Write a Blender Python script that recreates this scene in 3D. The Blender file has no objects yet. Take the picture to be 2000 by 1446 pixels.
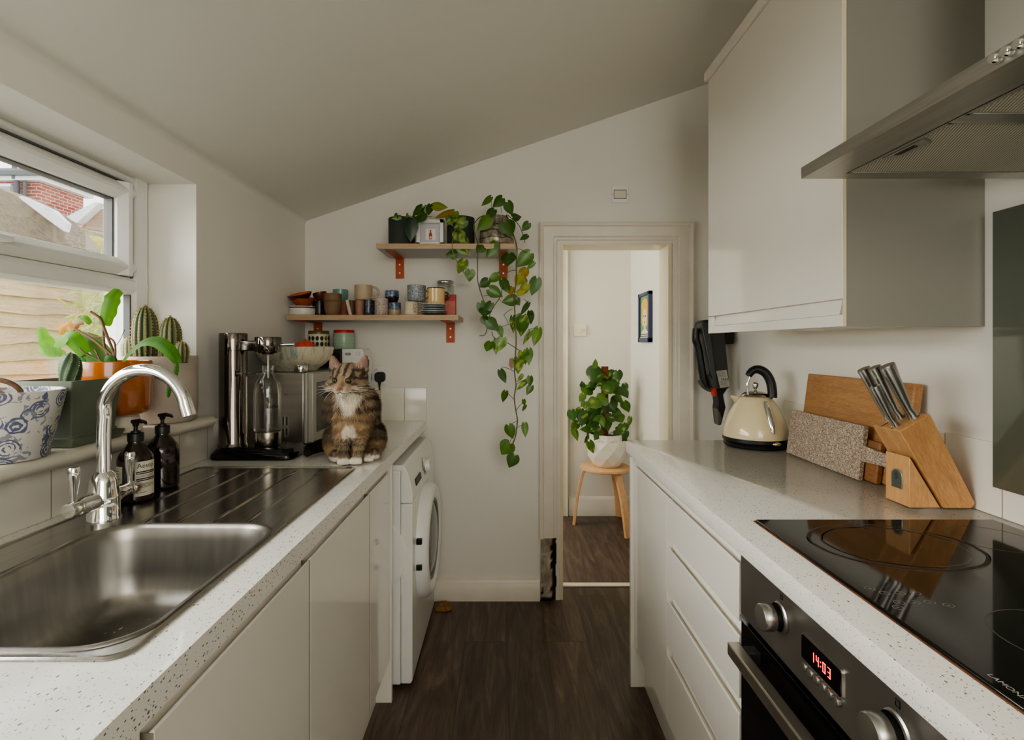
import bpy, bmesh, math, random
from mathutils import Vector as V, Matrix, noise as mnoise
PI = math.pi
R = random.Random(11)
SC = bpy.context.scene
COL = SC.collection
# ---- camera solved from the photograph (pixels of the 2000x1446 frame) ----
F, CX, CY, H = 1030.0, 988.0, 673.0, 1.297
def P(x, y, d):
    return V(((x - CX) * d / F, d, H - (y - CY) * d / F))
def X_(x, d): return (x - CX) * d / F
def Z_(y, d): return H - (y - CY) * d / F
def S(r, g, b):
    f = lambda c: (c / 255 / 12.92) if c / 255 <= .04045 else ((c / 255 + .055) / 1.055) ** 2.4
    return (f(r), f(g), f(b))

HEART=(.62,.80,.97,1.0,.86,.60,.28,0.0)
class MB:
    def __init__(s):
        s.v, s.f, s.c = [], [], []
    def add(s, vs, fs, col=None):
        b = len(s.v)
        s.v += [V(q) for q in vs]
        s.f += [[i + b for i in q] for q in fs]
        if isinstance(col, list): s.c += col
        else: s.c += [col or (1, 1, 1)] * len(vs)
        return s
    def box(s, x0, x1, y0, y1, z0, z1, col=None):
        return s.add([(x0,y0,z0),(x1,y0,z0),(x1,y1,z0),(x0,y1,z0),(x0,y0,z1),(x1,y0,z1),(x1,y1,z1),(x0,y1,z1)],
                     [(0,3,2,1),(4,5,6,7),(0,1,5,4),(1,2,6,5),(2,3,7,6),(3,0,4,7)], col)
    def prism(s, poly, a, b, plane='xz', col=None):
        n = len(poly)
        if plane == 'xz': m = lambda p, t: (p[0], t, p[1])
        elif plane == 'yz': m = lambda p, t: (t, p[0], p[1])
        else: m = lambda p, t: (p[0], p[1], t)
        vs = [m(p, a) for p in poly] + [m(p, b) for p in poly]
        fs = [list(range(n))[::-1], list(range(n, 2 * n))] + [(i, (i + 1) % n, (i + 1) % n + n, i + n) for i in range(n)]
        return s.add(vs, fs, col)
    def loft(s, rings, cap0=True, cap1=True, col=None, closed=True):
        n = len(rings[0]); vs = [p for r in rings for p in r]; fs = []
        for k in range(len(rings) - 1):
            for i in range(n if closed else n - 1):
                j = (i + 1) % n
                fs.append((k*n+i, k*n+j, (k+1)*n+j, (k+1)*n+i))
        if cap0: fs.append(list(range(n))[::-1])
        if cap1: fs.append([(len(rings)-1)*n+i for i in range(n)])
        return s.add(vs, fs, col)
    def lathe(s, prof, c=(0,0,0), n=36, axis=(0,0,1), ex=1.0, ey=1.0):
        c = V(c); q = V((0,0,1)).rotation_difference(V(axis).normalized())
        vs, idx = [], []
        for r, z in prof:
            if r < 1e-6:
                idx.append([len(vs)] * n); vs.append(c + q @ V((0,0,z)))
            else:
                idx.append(list(range(len(vs), len(vs) + n)))
                for i in range(n):
                    a = 2*PI*i/n
                    vs.append(c + q @ V((r*ex*math.cos(a), r*ey*math.sin(a), z)))
        fs = []
        for k in range(len(prof)-1):
            for i in range(n):
                j = (i+1) % n
                q4 = [idx[k][i], idx[k][j], idx[k+1][j], idx[k+1][i]]
                u = []
                for t in q4:
                    if t not in u: u.append(t)
                if len(u) >= 3: fs.append(u)
        return s.add(vs, fs)
    def cyl(s, a, b, r, r2=None, n=20):
        a, b = V(a), V(b); L = (b-a).length; r2 = r if r2 is None else r2
        return s.lathe([(0,0),(r,0),(r2,L),(0,L)], a, n, b-a)
    def tube(s, pts, r, n=10, cap=True, col=None, flat=1.0):
        pts = [V(p) for p in pts]; m = len(pts)
        rs = r if isinstance(r, (list, tuple)) else [r]*m
        t0 = (pts[1]-pts[0]).normalized()
        u = t0.orthogonal().normalized(); rings = []
        for i in range(m):
            t = (pts[min(i+1,m-1)] - pts[max(i-1,0)]).normalized()
            u = (u - t*u.dot(t)).normalized(); w = t.cross(u)
            rings.append([pts[i] + (u*math.cos(2*PI*k/n) + w*math.sin(2*PI*k/n)*flat)*rs[i] for k in range(n)])
        return s.loft(rings, cap, cap, col)
    def ell(s, c, r, n=20, m=12, rot=None):
        c = V(c); vs = []; prof = []
        for k in range(m+1):
            a = -PI/2 + PI*k/m; prof.append((math.cos(a), math.sin(a)))
        t = MB(); t.lathe([(max(0,p) if 0<i<m else 0, z) for i,(p,z) in enumerate(prof)], n=n)
        for v in t.v:
            q = V((v.x*r[0], v.y*r[1], v.z*r[2]))
            if rot: q = rot @ q
            vs.append(c+q)
        return s.add(vs, t.f)
    def leaf(s, base, tip, w, nrm=(0,-1,.2), col=(.1,.3,.03), fold=.25, curl=.12, p=.62, rib=1.25, var=.0, wav=0.0, vcol=None):
        base, tip, nrm = V(base), V(tip), V(nrm)
        ax = tip-base; L = ax.length; ax.normalize()
        sd = ax.cross(nrm)
        if sd.length < 1e-4: sd = ax.orthogonal()
        sd.normalize(); up = sd.cross(ax).normalized()
        us = (-1,-.5,0,.5,1); T = (0,.06,.18,.32,.5,.68,.85,1); vs=[]; cs=[]
        for t in T:
            hw = w/2*(HEART[T.index(t)] if p < .8 else max(0.0, math.sin(PI*min(1,t**p)))**.85)
            for u in us:
                back = -L*(.17 if abs(u)<.75 else .10)*(abs(u)>.1)*max(0,1-t*4.5) if p < .8 else 0
                o = up*(-fold*abs(u)*hw - curl*L*t*t + curl*L*.3*t + wav*hw*math.sin(t*17+u*2)*abs(u))
                vs.append(base + ax*(L*t+back) + sd*(u*hw) + o)
                k = rib if u == 0 else R.uniform(.88,1.1)
                cc = col
                if vcol and R.random() < var: cc = vcol
                cs.append(tuple(q*k for q in cc))
        n=len(us); fs=[(a*n+b,a*n+b+1,(a+1)*n+b+1,(a+1)*n+b) for a in range(len(T)-1) for b in range(n-1)]
        return s.add(vs, fs, cs)
    def xf(s, M):
        s.v = [M @ q for q in s.v]; return s

def smooth_path(pts, k=6):
    pts=[V(p) for p in pts]; out=[]
    for i in range(len(pts)-1):
        p0=pts[max(i-1,0)];p1=pts[i];p2=pts[i+1];p3=pts[min(i+2,len(pts)-1)]
        for j in range(k):
            t=j/k
            out.append(.5*((2*p1)+(p2-p0)*t+(2*p0-5*p1+4*p2-p3)*t*t+(3*p1-p0-3*p2+p3)*t**3))
    out.append(pts[-1]); return out
def rr(x0,x1,y0,y1,r,z,n=6):
    out=[]
    for cx,cy,a in ((x1-r,y1-r,0),(x0+r,y1-r,90),(x0+r,y0+r,180),(x1-r,y0+r,270)):
        for k in range(n+1):
            t=math.radians(a+90*k/n); out.append(V((cx+r*math.cos(t),cy+r*math.sin(t),z)))
    return out
def plate_holes(mb, outer, holes):
    bm=bmesh.new(); es=[]
    for loop in [outer]+holes:
        vs=[bm.verts.new(p) for p in loop]
        es+=[bm.edges.new((vs[i],vs[(i+1)%len(vs)])) for i in range(len(vs))]
    bmesh.ops.triangle_fill(bm,use_beauty=True,use_dissolve=False,edges=es)
    bm.verts.index_update()
    mb.add([v.co.copy() for v in bm.verts],[[v.index for v in f.verts] for f in bm.faces]); bm.free()

def text_mb(body, size, align='LEFT', f=None):
    cu=bpy.data.curves.new('t','FONT'); cu.body=body; cu.size=size; cu.align_x=align; cu.resolution_u=3
    ob=bpy.data.objects.new('t',cu); COL.objects.link(ob)
    dg=bpy.context.evaluated_depsgraph_get()
    me=bpy.data.meshes.new_from_object(ob.evaluated_get(dg))
    mb=MB(); mb.add([f(v.co) if f else v.co.copy() for v in me.vertices],[list(q.vertices) for q in me.polygons])
    bpy.data.objects.remove(ob); bpy.data.meshes.remove(me); bpy.data.curves.remove(cu)
    return mb

def obj(name, mb, mat, parent=None, smooth=35, bev=0, local=False, recalc=True, seg=2):
    me=bpy.data.meshes.new(name)
    me.from_pydata([tuple(v) for v in mb.v],[],mb.f); me.update()
    if recalc:
        bm=bmesh.new(); bm.from_mesh(me); bmesh.ops.recalc_face_normals(bm,faces=bm.faces); bm.to_mesh(me); bm.free()
    if any(c!=(1,1,1) for c in mb.c):
        at=me.color_attributes.new('Col','FLOAT_COLOR','POINT')
        for i,c in enumerate(mb.c): at.data[i].color=(c[0],c[1],c[2],1)
    me.materials.append(mat)
    if smooth:
        for p in me.polygons: p.use_smooth=True
        me.set_sharp_from_angle(angle=math.radians(smooth))
    o=bpy.data.objects.new(name,me); COL.objects.link(o)
    if parent is not None:
        o.parent=parent
        if not local and parent.type=='EMPTY': o.location=-parent.location
    if bev:
        m=o.modifiers.new('Bevel','BEVEL'); m.width=bev; m.segments=seg; m.limit_method='ANGLE'; m.angle_limit=math.radians(40)
        for p in me.polygons: p.use_smooth=True
        m.harden_normals=False
    return o
def tag(o,label,cat,group=None,kind=None):
    o['label']=label; o['category']=cat
    if group: o['group']=group
    if kind: o['kind']=kind
    return o
def thing(name,label,cat,loc=(0,0,0),group=None,rot=None):
    o=bpy.data.objects.new(name,None); COL.objects.link(o); o.empty_display_size=.05
    o.location=V(loc)
    if rot: o.rotation_euler=rot
    return tag(o,label,cat,group)
def struct(name,mb,mat,label=None,parent=None,**k):
    o=obj(name,mb,mat,parent,**k)
    if parent is None:
        o['kind']='structure'
        if label: o['label']=label
    return o

# ---------------------------------------------------------------- materials
def nd(t,typ,ins=None,**props):
    n=t.nodes.new('ShaderNode'+typ)
    for k,v in props.items(): setattr(n,k,v)
    for k,v in (ins or {}).items():
        s=n.inputs[k]
        if isinstance(v,bpy.types.NodeSocket): t.links.new(v,s)
        elif isinstance(v,(tuple,list)) and len(v)==3 and s.type=='RGBA': s.default_value=(*v,1)
        else: s.default_value=v
    return n
def ramp(t,fac,stops,interp='LINEAR'):
    n=nd(t,'ValToRGB',{'Fac':fac}); e=n.color_ramp; e.interpolation=interp
    while len(e.elements)<len(stops): e.elements.new(.5)
    for i,(p,c) in enumerate(stops):
        e.elements[i].position=p; e.elements[i].color=(*c,1) if len(c)==3 else c
    return n.outputs['Color']
def mix(t,fac,a,b,mode='MIX'):
    return nd(t,'MixRGB',{'Fac':fac,'Color1':a,'Color2':b},blend_type=mode).outputs['Color']
def math_(t,op,a,b=0.0):
    return nd(t,'Math',{0:a,1:b},operation=op).outputs[0]
def coords(t,scale=(1,1,1),rot=(0,0,0),kind='Object'):
    c=nd(t,'TexCoord').outputs[kind]
    if any(rot): c=nd(t,'Mapping',{'Vector':c,'Rotation':rot}).outputs[0]
    return nd(t,'Mapping',{'Vector':c,'Scale':scale}).outputs[0]
def tex(t,typ,co,**k):
    ins={'Vector':co}; props={}
    for a,b in k.items():
        if a in ('feature','wave_type','bands_direction','distance','wave_profile','voronoi_dimensions'): props[a]=b
        else: ins[a.replace('_',' ')]=b
    return nd(t,'Tex'+typ,ins,**props)
def newmat(name):
    m=bpy.data.materials.new(name); m.use_nodes=True
    t=m.node_tree; b=t.nodes['Principled BSDF']
    return m,t,b
def setp(t,b,**k):
    al={'color':'Base Color','rough':'Roughness','metal':'Metallic','spec':'Specular IOR Level','trans':'Transmission Weight','coat':'Coat Weight','ior':'IOR','emit':'Emission Color','emits':'Emission Strength','normal':'Normal','aniso':'Anisotropic','coatr':'Coat Roughness','sheen':'Sheen Weight'}
    for a,v in k.items():
        s=b.inputs[al[a]]
        if isinstance(v,bpy.types.NodeSocket): t.links.new(v,s)
        elif isinstance(v,(tuple,list)) and len(v)==3: s.default_value=(*v,1)
        else: s.default_value=v
def bump(t,h,strength=.2,dist=.002):
    return nd(t,'Bump',{'Height':h,'Strength':strength,'Distance':dist}).outputs[0]
def M(name,color,rough=.5,metal=0,var=.08,vs=6.0,bmp=0,bs=80.0,**k):
    m,t,b=newmat(name); co=coords(t)
    n=tex(t,'Noise',co,Scale=vs,Detail=4.0).outputs['Fac']
    c=mix(t,1.0,color,ramp(t,n,[(.3,(1-var,)*3),(.7,(1+var*.5,)*3)]),'MULTIPLY')
    setp(t,b,color=c,rough=rough,metal=metal,**k)
    if bmp:
        h=tex(t,'Noise',co,Scale=bs,Detail=3.0).outputs['Fac']
        setp(t,b,normal=bump(t,h,bmp,.001))
    return m
def speckled(name,base,specks,scale=120.,thr=.22,prob=.45,rough=.35,stretch=(1,1,1),**k):
    m,t,b=newmat(name); co=coords(t,stretch); c=base
    if not isinstance(specks,list): specks=[specks]
    for i,sp in enumerate(specks):
        vo=tex(t,'Voronoi',nd(t,'Mapping',{'Vector':co,'Location':(i*3.1,i*1.7,i*.9),'Rotation':(i*.7,i*.4,i*1.1)}).outputs[0],Scale=scale*(1+.45*i))
        rnd=nd(t,'SeparateColor',{0:vo.outputs['Color']}).outputs[0]
        size=math_(t,'MULTIPLY',rnd,thr/max(prob,.01))
        inside=math_(t,'LESS_THAN',vo.outputs['Distance'],math_(t,'MULTIPLY',math_(t,'LESS_THAN',rnd,prob),math_(t,'ADD',size,thr*.3)))
        c=mix(t,inside,c,sp)
    setp(t,b,color=c,rough=rough,**k); return m
def wood(name,c1,c2,scale=14.,stretch=(1,8,8),rough=.45,rot=(0,0,0),boards=0,**k):
    m,t,b=newmat(name); co=coords(t,stretch,rot)
    n=tex(t,'Noise',co,Scale=scale*.35,Detail=6.0,Roughness=.65,Distortion=.6).outputs['Fac']
    n2=tex(t,'Noise',co,Scale=scale*2.2,Detail=3.0).outputs['Fac']
    c=ramp(t,n,[(.32,c1),(.68,c2)])
    c=mix(t,.35,c,ramp(t,n2,[(.35,tuple(q*.7 for q in c1)),(.65,c2)]))
    setp(t,b,color=c,rough=rough,normal=bump(t,n2,.12,.0006),**k); return m
def attr_mat(name,rough=.4,trans=.25,mul=(1,1,1),spec=.5):
    m,t,b=newmat(name)
    a=nd(t,'Attribute',attribute_name='Col').outputs['Color']
    c=mix(t,1.0,a,mul,'MULTIPLY')
    setp(t,b,color=c,rough=rough,spec=spec)
    if trans:
        tr=nd(t,'BsdfTranslucent',{'Color':mix(t,1.0,c,(1.6,1.5,.7),'MULTIPLY')})
        ms=nd(t,'MixShader',{'Fac':trans,1:b.outputs[0],2:tr.outputs[0]})
        t.links.new(ms.outputs[0],t.nodes['Material Output'].inputs[0])
    return m
def clear_glass(name,tint=(.97,.985,.975),refl=.5,rough=.0,base=.03):
    m,t,b=newmat(name)
    tr=nd(t,'BsdfTransparent',{'Color':tint}); gl=nd(t,'BsdfGlossy',{'Roughness':rough,'Color':(1,1,1)})
    fr=nd(t,'LayerWeight',{'Blend':.25}).outputs['Fresnel']
    f=math_(t,'ADD',math_(t,'MULTIPLY',fr,refl),base)
    ms=nd(t,'MixShader',{'Fac':f,1:tr.outputs[0],2:gl.outputs[0]})
    t.links.new(ms.outputs[0],t.nodes['Material Output'].inputs[0])
    return m
def brushed(name,color,rough=.3,stretch=(2,120,120),amount=.12,bmpst=.08):
    m,t,b=newmat(name); co=coords(t,stretch)
    n=tex(t,'Noise',co,Scale=3.0,Detail=1.5).outputs['Fac']
    big=tex(t,'Noise',coords(t),Scale=7.0,Detail=3.0).outputs['Fac']
    r=math_(t,'ADD',rough-amount*.5,math_(t,'MULTIPLY',n,amount))
    r=math_(t,'ADD',r,math_(t,'MULTIPLY',math_(t,'SUBTRACT',big,.5),.12))
    c=mix(t,1.0,color,ramp(t,n,[(.3,(.88,)*3),(.7,(1.05,)*3)]),'MULTIPLY')
    setp(t,b,color=c,rough=r,metal=1.0,normal=bump(t,n,bmpst,.0004)); return m
paint=M('wall_paint',S(231,228,220),.62,var=.03,vs=1.5,bmp=.06,bs=220)
ceil_paint=M('ceiling_paint',S(229,227,219),.6,var=.03,vs=1.2,bmp=.05,bs=200)
hall_paint=M('hall_paint',S(233,230,221),.6,var=.02,vs=1.5)
trim_paint=M('trim_paint',S(226,218,204),.35,var=.06,vs=9,bmp=.1,bs=40)
upvc=M('upvc',S(234,235,231),.25,var=.02)
gloss=M('gloss_cream_white',S(236,232,223),.13,var=.015,vs=2,coat=.3)
gloss_shaded=M('panel_shaded_white',S(146,143,134),.3,var=.03,vs=2)  # greyed cabinet white: shading of the camera-facing side put into the colour
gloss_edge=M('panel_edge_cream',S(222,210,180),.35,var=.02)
white_pl=M('white_plastic',S(234,234,230),.3,var=.02)
grey_pl=M('grey_plastic',S(120,122,120),.4,var=.03)
black_pl=M('black_plastic',S(22,22,22),.4,var=.1)
black_gl=M('black_gloss',S(10,10,10),.08,var=.05)
dark_pl=M('charcoal_plastic',S(48,49,48),.45,var=.06)
chrome=M('chrome',(.86,.86,.85),.06,1,var=.02)
nickel=M('black_chrome',(.19,.165,.148),.08,1,var=.05)
steel=brushed('brushed_steel',(.58,.565,.535),.22,(30,2,30),.08,.02)
bowl_steel=brushed('satin_steel',(.34,.325,.30),.36,(20,20,2),.06,.015)
hood_steel=brushed('hood_steel',(.50,.485,.45),.36,(80,2,80))
dull_steel=M('dull_steel',(.42,.41,.38),.35,1,var=.06)
worktop_m=speckled('speckled_worktop',S(232,230,222),[S(120,112,98),S(150,146,138),S(236,235,232),S(120,140,150)],185.,.20,.42,.16,(1,.6,1),coat=.2)
tile_m=M('white_tile',S(224,220,208),.12,var=.03,vs=5)
grout_m=M('tile_grout',S(176,166,146),.8,var=.15,vs=40)
ply=wood('ply_shelf',S(168,136,102),S(204,174,138),18,(1.5,10,30),.5)
ply_under=M('white_laminate',S(205,203,197),.5,var=.02)
beech=wood('beech',S(172,124,78),S(204,156,104),16,(10,10,1.5),.42,(0,math.radians(26),0))
beech_l=wood('beech_light',S(196,146,94),S(216,170,118),16,(10,10,1.5),.42)
oak=wood('oak_board',S(150,106,66),S(188,142,94),14,(12,1.2,14),.5)
oak_d=wood('dark_oak_board',S(126,84,50),S(166,118,74),14,(12,1.2,14),.5)
birch=wood('birch_stool',S(212,164,118),S(232,190,146),12,(6,6,1),.45)
terrazzo=speckled('terrazzo',S(150,134,120),[S(196,184,164),S(168,140,118),S(120,96,80),S(205,196,180)],150.,.5,.6,.6,bmp=0) if False else speckled('terrazzo',S(148,132,118),[S(200,188,168),S(172,142,118),S(122,98,82),S(208,198,182)],150.,.5,.6,.6)
orange_paint=M('orange_enamel',S(190,88,42),.45,var=.06)
leaf_m=attr_mat('leaf',.33,.22)
leaf_sun=attr_mat('leaf_backlit',.5,.3,spec=.25)
stem_m=M('vine_stem',S(92,92,44),.6,var=.3,vs=60)
bark_m=M('woody_stem',S(112,84,62),.8,var=.3,vs=80)
soil_m=M('soil',S(50,38,28),.95,var=.5,vs=120,bmp=.5,bs=200)
dgreen_pot=M('dark_green_pot',S(52,62,54),.75,var=.08,vs=30)
glass_m=clear_glass('clear_glass')
pane_m=clear_glass('window_glass',(.99,.995,.99),.35,.0,.015)
amber_m=M('amber_bottle',S(34,16,10),.09,var=.1,coat=.5)
label_m=M('label_paper',S(226,220,200),.6,var=.02)
ink=M('ink',S(34,32,30),.6)
red_m=M('red_plastic',S(196,50,36),.4)

def floor_mat():
    m,t,b=newmat('dark_wood_vinyl'); co=coords(t,(1,1,1),(0,0,PI/2))
    br=nd(t,'TexBrick',{'Vector':co,'Scale':1.0,'Mortar Size':.0018,'Mortar Smooth':.2,'Bias':0.0,'Brick Width':1.15,'Row Height':.178,'Color1':(.0,.0,.0),'Color2':(1,1,1),'Mortar':(.5,.5,.5)},offset=.37,offset_frequency=2)
    tone=nd(t,'SeparateColor',{0:br.outputs['Color']}).outputs[0]
    off=nd(t,'CombineXYZ',{0:math_(t,'MULTIPLY',tone,13.0),1:math_(t,'MULTIPLY',tone,7.0)}).outputs[0]
    gco=nd(t,'VectorMath',{0:coords(t,(9,1.0,1)),1:off},operation='ADD').outputs[0]
    n=tex(t,'Noise',gco,Scale=1.9,Detail=7.0,Roughness=.68,Distortion=1.6).outputs['Fac']
    n2=tex(t,'Noise',nd(t,'VectorMath',{0:coords(t,(60,2.5,1)),1:off},operation='ADD').outputs[0],Scale=3.0,Detail=4.0).outputs['Fac']
    c=ramp(t,n,[(.28,S(58,48,40)),(.5,S(94,79,68)),(.72,S(136,118,104))])
    c=mix(t,.3,c,ramp(t,n2,[(.35,S(42,32,27)),(.65,S(104,87,74))]))
    c=mix(t,1.0,c,ramp(t,tone,[(0,(.78,.78,.78)),(1,(1.14,1.12,1.1))]),'MULTIPLY')
    c=mix(t,math_(t,'MULTIPLY',br.outputs['Fac'],.55),c,S(40,30,26))
    setp(t,b,color=c,rough=math_(t,'ADD',.34,math_(t,'MULTIPLY',n2,.18)),normal=bump(t,n2,.1,.0006))
    return m
floor_m=floor_mat()

def tiled(name,axis,size=.153,grout=.003,z0=.91):
    # square white glazed tiles with a thin grout line, laid out along one wall
    m,t,b=newmat(name)
    co=nd(t,'TexCoord').outputs['Object']; s=nd(t,'SeparateXYZ',{0:co}).outputs
    u=s[axis]; z=s[2]
    fu=math_(t,'FRACT',math_(t,'DIVIDE',math_(t,'ADD',u,10.0),size))
    gu=math_(t,'LESS_THAN',fu,grout/size)
    n=tex(t,'Noise',coords(t),Scale=4.0,Detail=2.0).outputs['Fac']
    c=ramp(t,n,[(.3,S(228,224,213)),(.7,S(238,234,225))])
    c=mix(t,gu,c,S(168,156,134))
    setp(t,b,color=c,rough=.14,normal=bump(t,math_(t,'SUBTRACT',1.0,gu),.4,.001)); return m
tiles_y=tiled('white_tiles_side',1); tiles_x=tiled('white_tiles_back',0)

def floral():
    m,t,b=newmat('blue_floral_glaze'); co=coords(t)
    d=tex(t,'Noise',co,Scale=18.0,Detail=4.0,Roughness=.7,Distortion=2.2).outputs['Fac']
    v=tex(t,'Voronoi',nd(t,'VectorMath',{0:co,1:nd(t,'VectorMath',{0:tex(t,'Noise',co,Scale=30.0).outputs['Color'],'Scale':.012},operation='SCALE').outputs[0]},operation='ADD').outputs[0],Scale=25.0)
    patch=math_(t,'LESS_THAN',v.outputs['Distance'],.50)
    w=nd(t,'Math',{0:math_(t,'MULTIPLY',v.outputs['Distance'],46.0)},operation='SINE').outputs[0]
    petals=math_(t,'MULTIPLY',patch,math_(t,'GREATER_THAN',math_(t,'ADD',w,math_(t,'MULTIPLY',math_(t,'SUBTRACT',d,.5),9.0)),.0))
    twig=math_(t,'GREATER_THAN',tex(t,'Noise',co,Scale=55.0,Detail=3.0,Distortion=1.0).outputs['Fac'],.585)
    f=math_(t,'MAXIMUM',petals,math_(t,'MULTIPLY',twig,.7))
    c=mix(t,math_(t,'MULTIPLY',f,.85),S(214,212,204),S(50,68,120))
    setp(t,b,color=c,rough=.5,normal=bump(t,d,.1,.001)); return m
floral_m=floral()

def drip(name,top,bot,z,edge=.006,sc=60.,rough=.25):
    m,t,b=newmat(name); co=coords(t); zz=nd(t,'SeparateXYZ',{0:nd(t,'TexCoord').outputs['Object']}).outputs[2]
    n=tex(t,'Noise',coords(t,(1,1,.25)),Scale=sc,Detail=2.0).outputs['Fac']
    f=math_(t,'GREATER_THAN',math_(t,'ADD',zz,math_(t,'MULTIPLY',math_(t,'SUBTRACT',n,.5),edge*6)),z)
    n2=tex(t,'Noise',co,Scale=90.0,Detail=3.0).outputs['Fac']
    c=mix(t,f,bot,mix(t,ramp(t,n2,[(.4,(0,0,0)),(.65,(1,1,1))]),top,tuple(min(1,q*2.6+.03) for q in top)))
    setp(t,b,color=c,rough=rough); return m
def streaky(name,c1,c2,c3,stretch=(1,1,.2),scale=22.,rough=.3):
    m,t,b=newmat(name); co=coords(t,stretch)
    n=tex(t,'Noise',co,Scale=scale,Detail=5.0,Roughness=.7).outputs['Fac']
    c=ramp(t,n,[(.34,c1),(.5,c2),(.66,c3)])
    setp(t,b,color=c,rough=rough); return m
def bricks(name):
    m,t,b=newmat(name); co=nd(t,'TexCoord').outputs['Object']; s=nd(t,'SeparateXYZ',{0:co}).outputs
    uv=nd(t,'CombineXYZ',{0:math_(t,'ADD',s[0],s[1]),1:s[2]}).outputs[0]
    br=nd(t,'TexBrick',{'Vector':uv,'Scale':1.0,'Mortar Size':.008,'Brick Width':.2,'Row Height':.064,'Color1':S(176,98,80),'Color2':S(150,74,60),'Mortar':S(200,180,165)})
    setp(t,b,color=br.outputs['Color'],rough=.9); return m
XL, XR, YB = -1.02, 1.11, 2.68       # left wall, right wall, back wall
ZW = .91                              # worktop height
def ceil_z(x): return 1.929 + .342*(x+1.0)
# ---- shell
struct('floor', MB().box(-1.4,1.4,-2.2,4.1,-.06,0), floor_m, 'dark brown wood-plank vinyl floor', smooth=None)
wl=MB()
wl.box(-1.32,XL,-2.2,4.1 if False else 2.83,0,1.03)
wl.box(-1.32,XL,1.737,2.83,1.03,1.98); wl.box(-1.32,XL,-2.2,-.10,1.03,1.98); wl.box(-1.32,XL,-.10,1.737,1.825,1.98)
struct('wall_left', wl, paint, 'left wall with deep window reveal', smooth=None)
struct('wall_right', MB().box(XR,XR+.15,-2.2,2.83,0,2.8), paint, 'right wall above the hob', smooth=None)
DX0,DX1,DZ=.272,.842,1.821
wb=MB(); wb.box(-1.32,DX0,YB,YB+.15,0,2.8); wb.box(DX1,1.26,YB,YB+.15,0,2.8); wb.box(DX0,DX1,YB,YB+.15,DZ,2.8)
struct('wall_back', wb, paint, 'back wall with doorway', smooth=None)
struct('wall_front', MB().box(-1.32,1.26,-2.35,-2.2,0,2.8), paint, smooth=None)
# sloping ceiling with a soft coved joint at the left wall
cp=[(-1.32,2.3),(XL-.02,1.83),(XL-.001,1.90)]
for k in range(9):
    t=k/8; a=V((XL,1.905)); b=V((XL,ceil_z(XL)-.005)); c=V((XL+.015,ceil_z(XL+.015)))
    q=a*(1-t)**2+b*2*t*(1-t)+c*t*t; cp.append((q.x,q.y))
cp+=[(1.26,ceil_z(1.26)),(1.26,2.95),(-1.32,2.95)]
cp=cp[2:]; cp=[(XL-.1,1.90)]+cp; cp[-1]=(XL-.1,2.95)
struct('ceiling', MB().prism(cp,-2.2,YB+.02,'xz'), ceil_paint, 'sloping painted ceiling', smooth=50)
# hallway beyond the doorway
struct('wall_hall_far', MB().box(-1.4,1.1,4.0,4.12,0,2.55), hall_paint, 'far wall of the hallway', smooth=None)
struct('wall_hall_right', MB().box(.948,1.1,2.83,4.0,0,2.55), hall_paint, 'right wall of the hallway', smooth=None)
struct('wall_hall_left', MB().box(-1.5,-1.4,2.83,4.12,0,2.55), hall_paint, smooth=None)
struct('ceiling_hall', MB().box(-1.5,1.1,2.83,4.12,2.5,2.6), ceil_paint, smooth=None)
def skirt(z=.11,t=.016): return [(0,0),(t,0),(t,z*.72),(t*.85,z*.76),(t*.85,z*.8),(t*.45,z*.95),(0,z)]
sk=MB().prism([(4.0-a*1.1,b*1.32) for a,b in skirt()],.475,.948,'yz'); struct('baseboard_hall', sk, M('skirting_white',S(226,222,210),.35), 'white skirting board of the hallway')
sk=MB().prism([(YB-a,b*1.02) for a,b in skirt(.112,.02)],-1.0,.172,'yz'); struct('baseboard_back', sk, trim_paint, 'cream skirting board under the pothos vine')
struct('trim_hall_door', MB().box(.395,.47,3.975,4.0,0,2.15).box(.395,.415,3.965,4.0,0,2.15).box(.455,.47,3.968,4.0,0,2.15), M('hall_trim',S(226,219,198),.3), 'cream door casing in the hallway', bev=.003)
# door lining, casing (architrave) and threshold
ln=MB().box(DX0,DX0+.018,YB-.005,YB+.155,0,DZ).box(DX1-.018,DX1,YB-.005,YB+.155,0,DZ).box(DX0+.018,DX1-.018,YB-.005,YB+.155,DZ-.018,DZ)
struct('trim_door_lining', ln, M('lining_paint',S(224,214,188),.3,var=.04), 'cream doorway lining', smooth=None)
prof=[(0,0),(0,.030),(.008,.034),(.018,.030),(.022,.022),(.070,.020),(.076,.013),(.086,.013),(.092,.007),(.104,.007),(.104,0)]  # outer edge inward, thickness
AX0,AX1,AZ=.169,.948,1.914
rings=[]
def arch_ring(corner,dirx,dirz): return [V((corner[0]+dirx*u,YB-t,corner[1]+dirz*u)) for u,t in prof]
al=MB().loft([arch_ring((AX0,.318),1,0),arch_ring((AX0,AZ),1,-1),arch_ring((AX1,AZ),-1,-1),arch_ring((AX1,0),-1,0)])
struct('trim_door_casing', al, trim_paint, 'moulded cream casing round the doorway', smooth=30)
struct('trim_door_casing_stub', MB().box(.252,.273,YB-.009,YB,0,.33), trim_paint, 'surviving inner strip of the door casing', bev=.002)
struct('trim_threshold', MB().box(DX0+.018,DX1-.018,YB+.135,YB+.175,0,.008), M('threshold_white',S(222,214,196),.4), 'white threshold strip', bev=.002)
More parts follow.
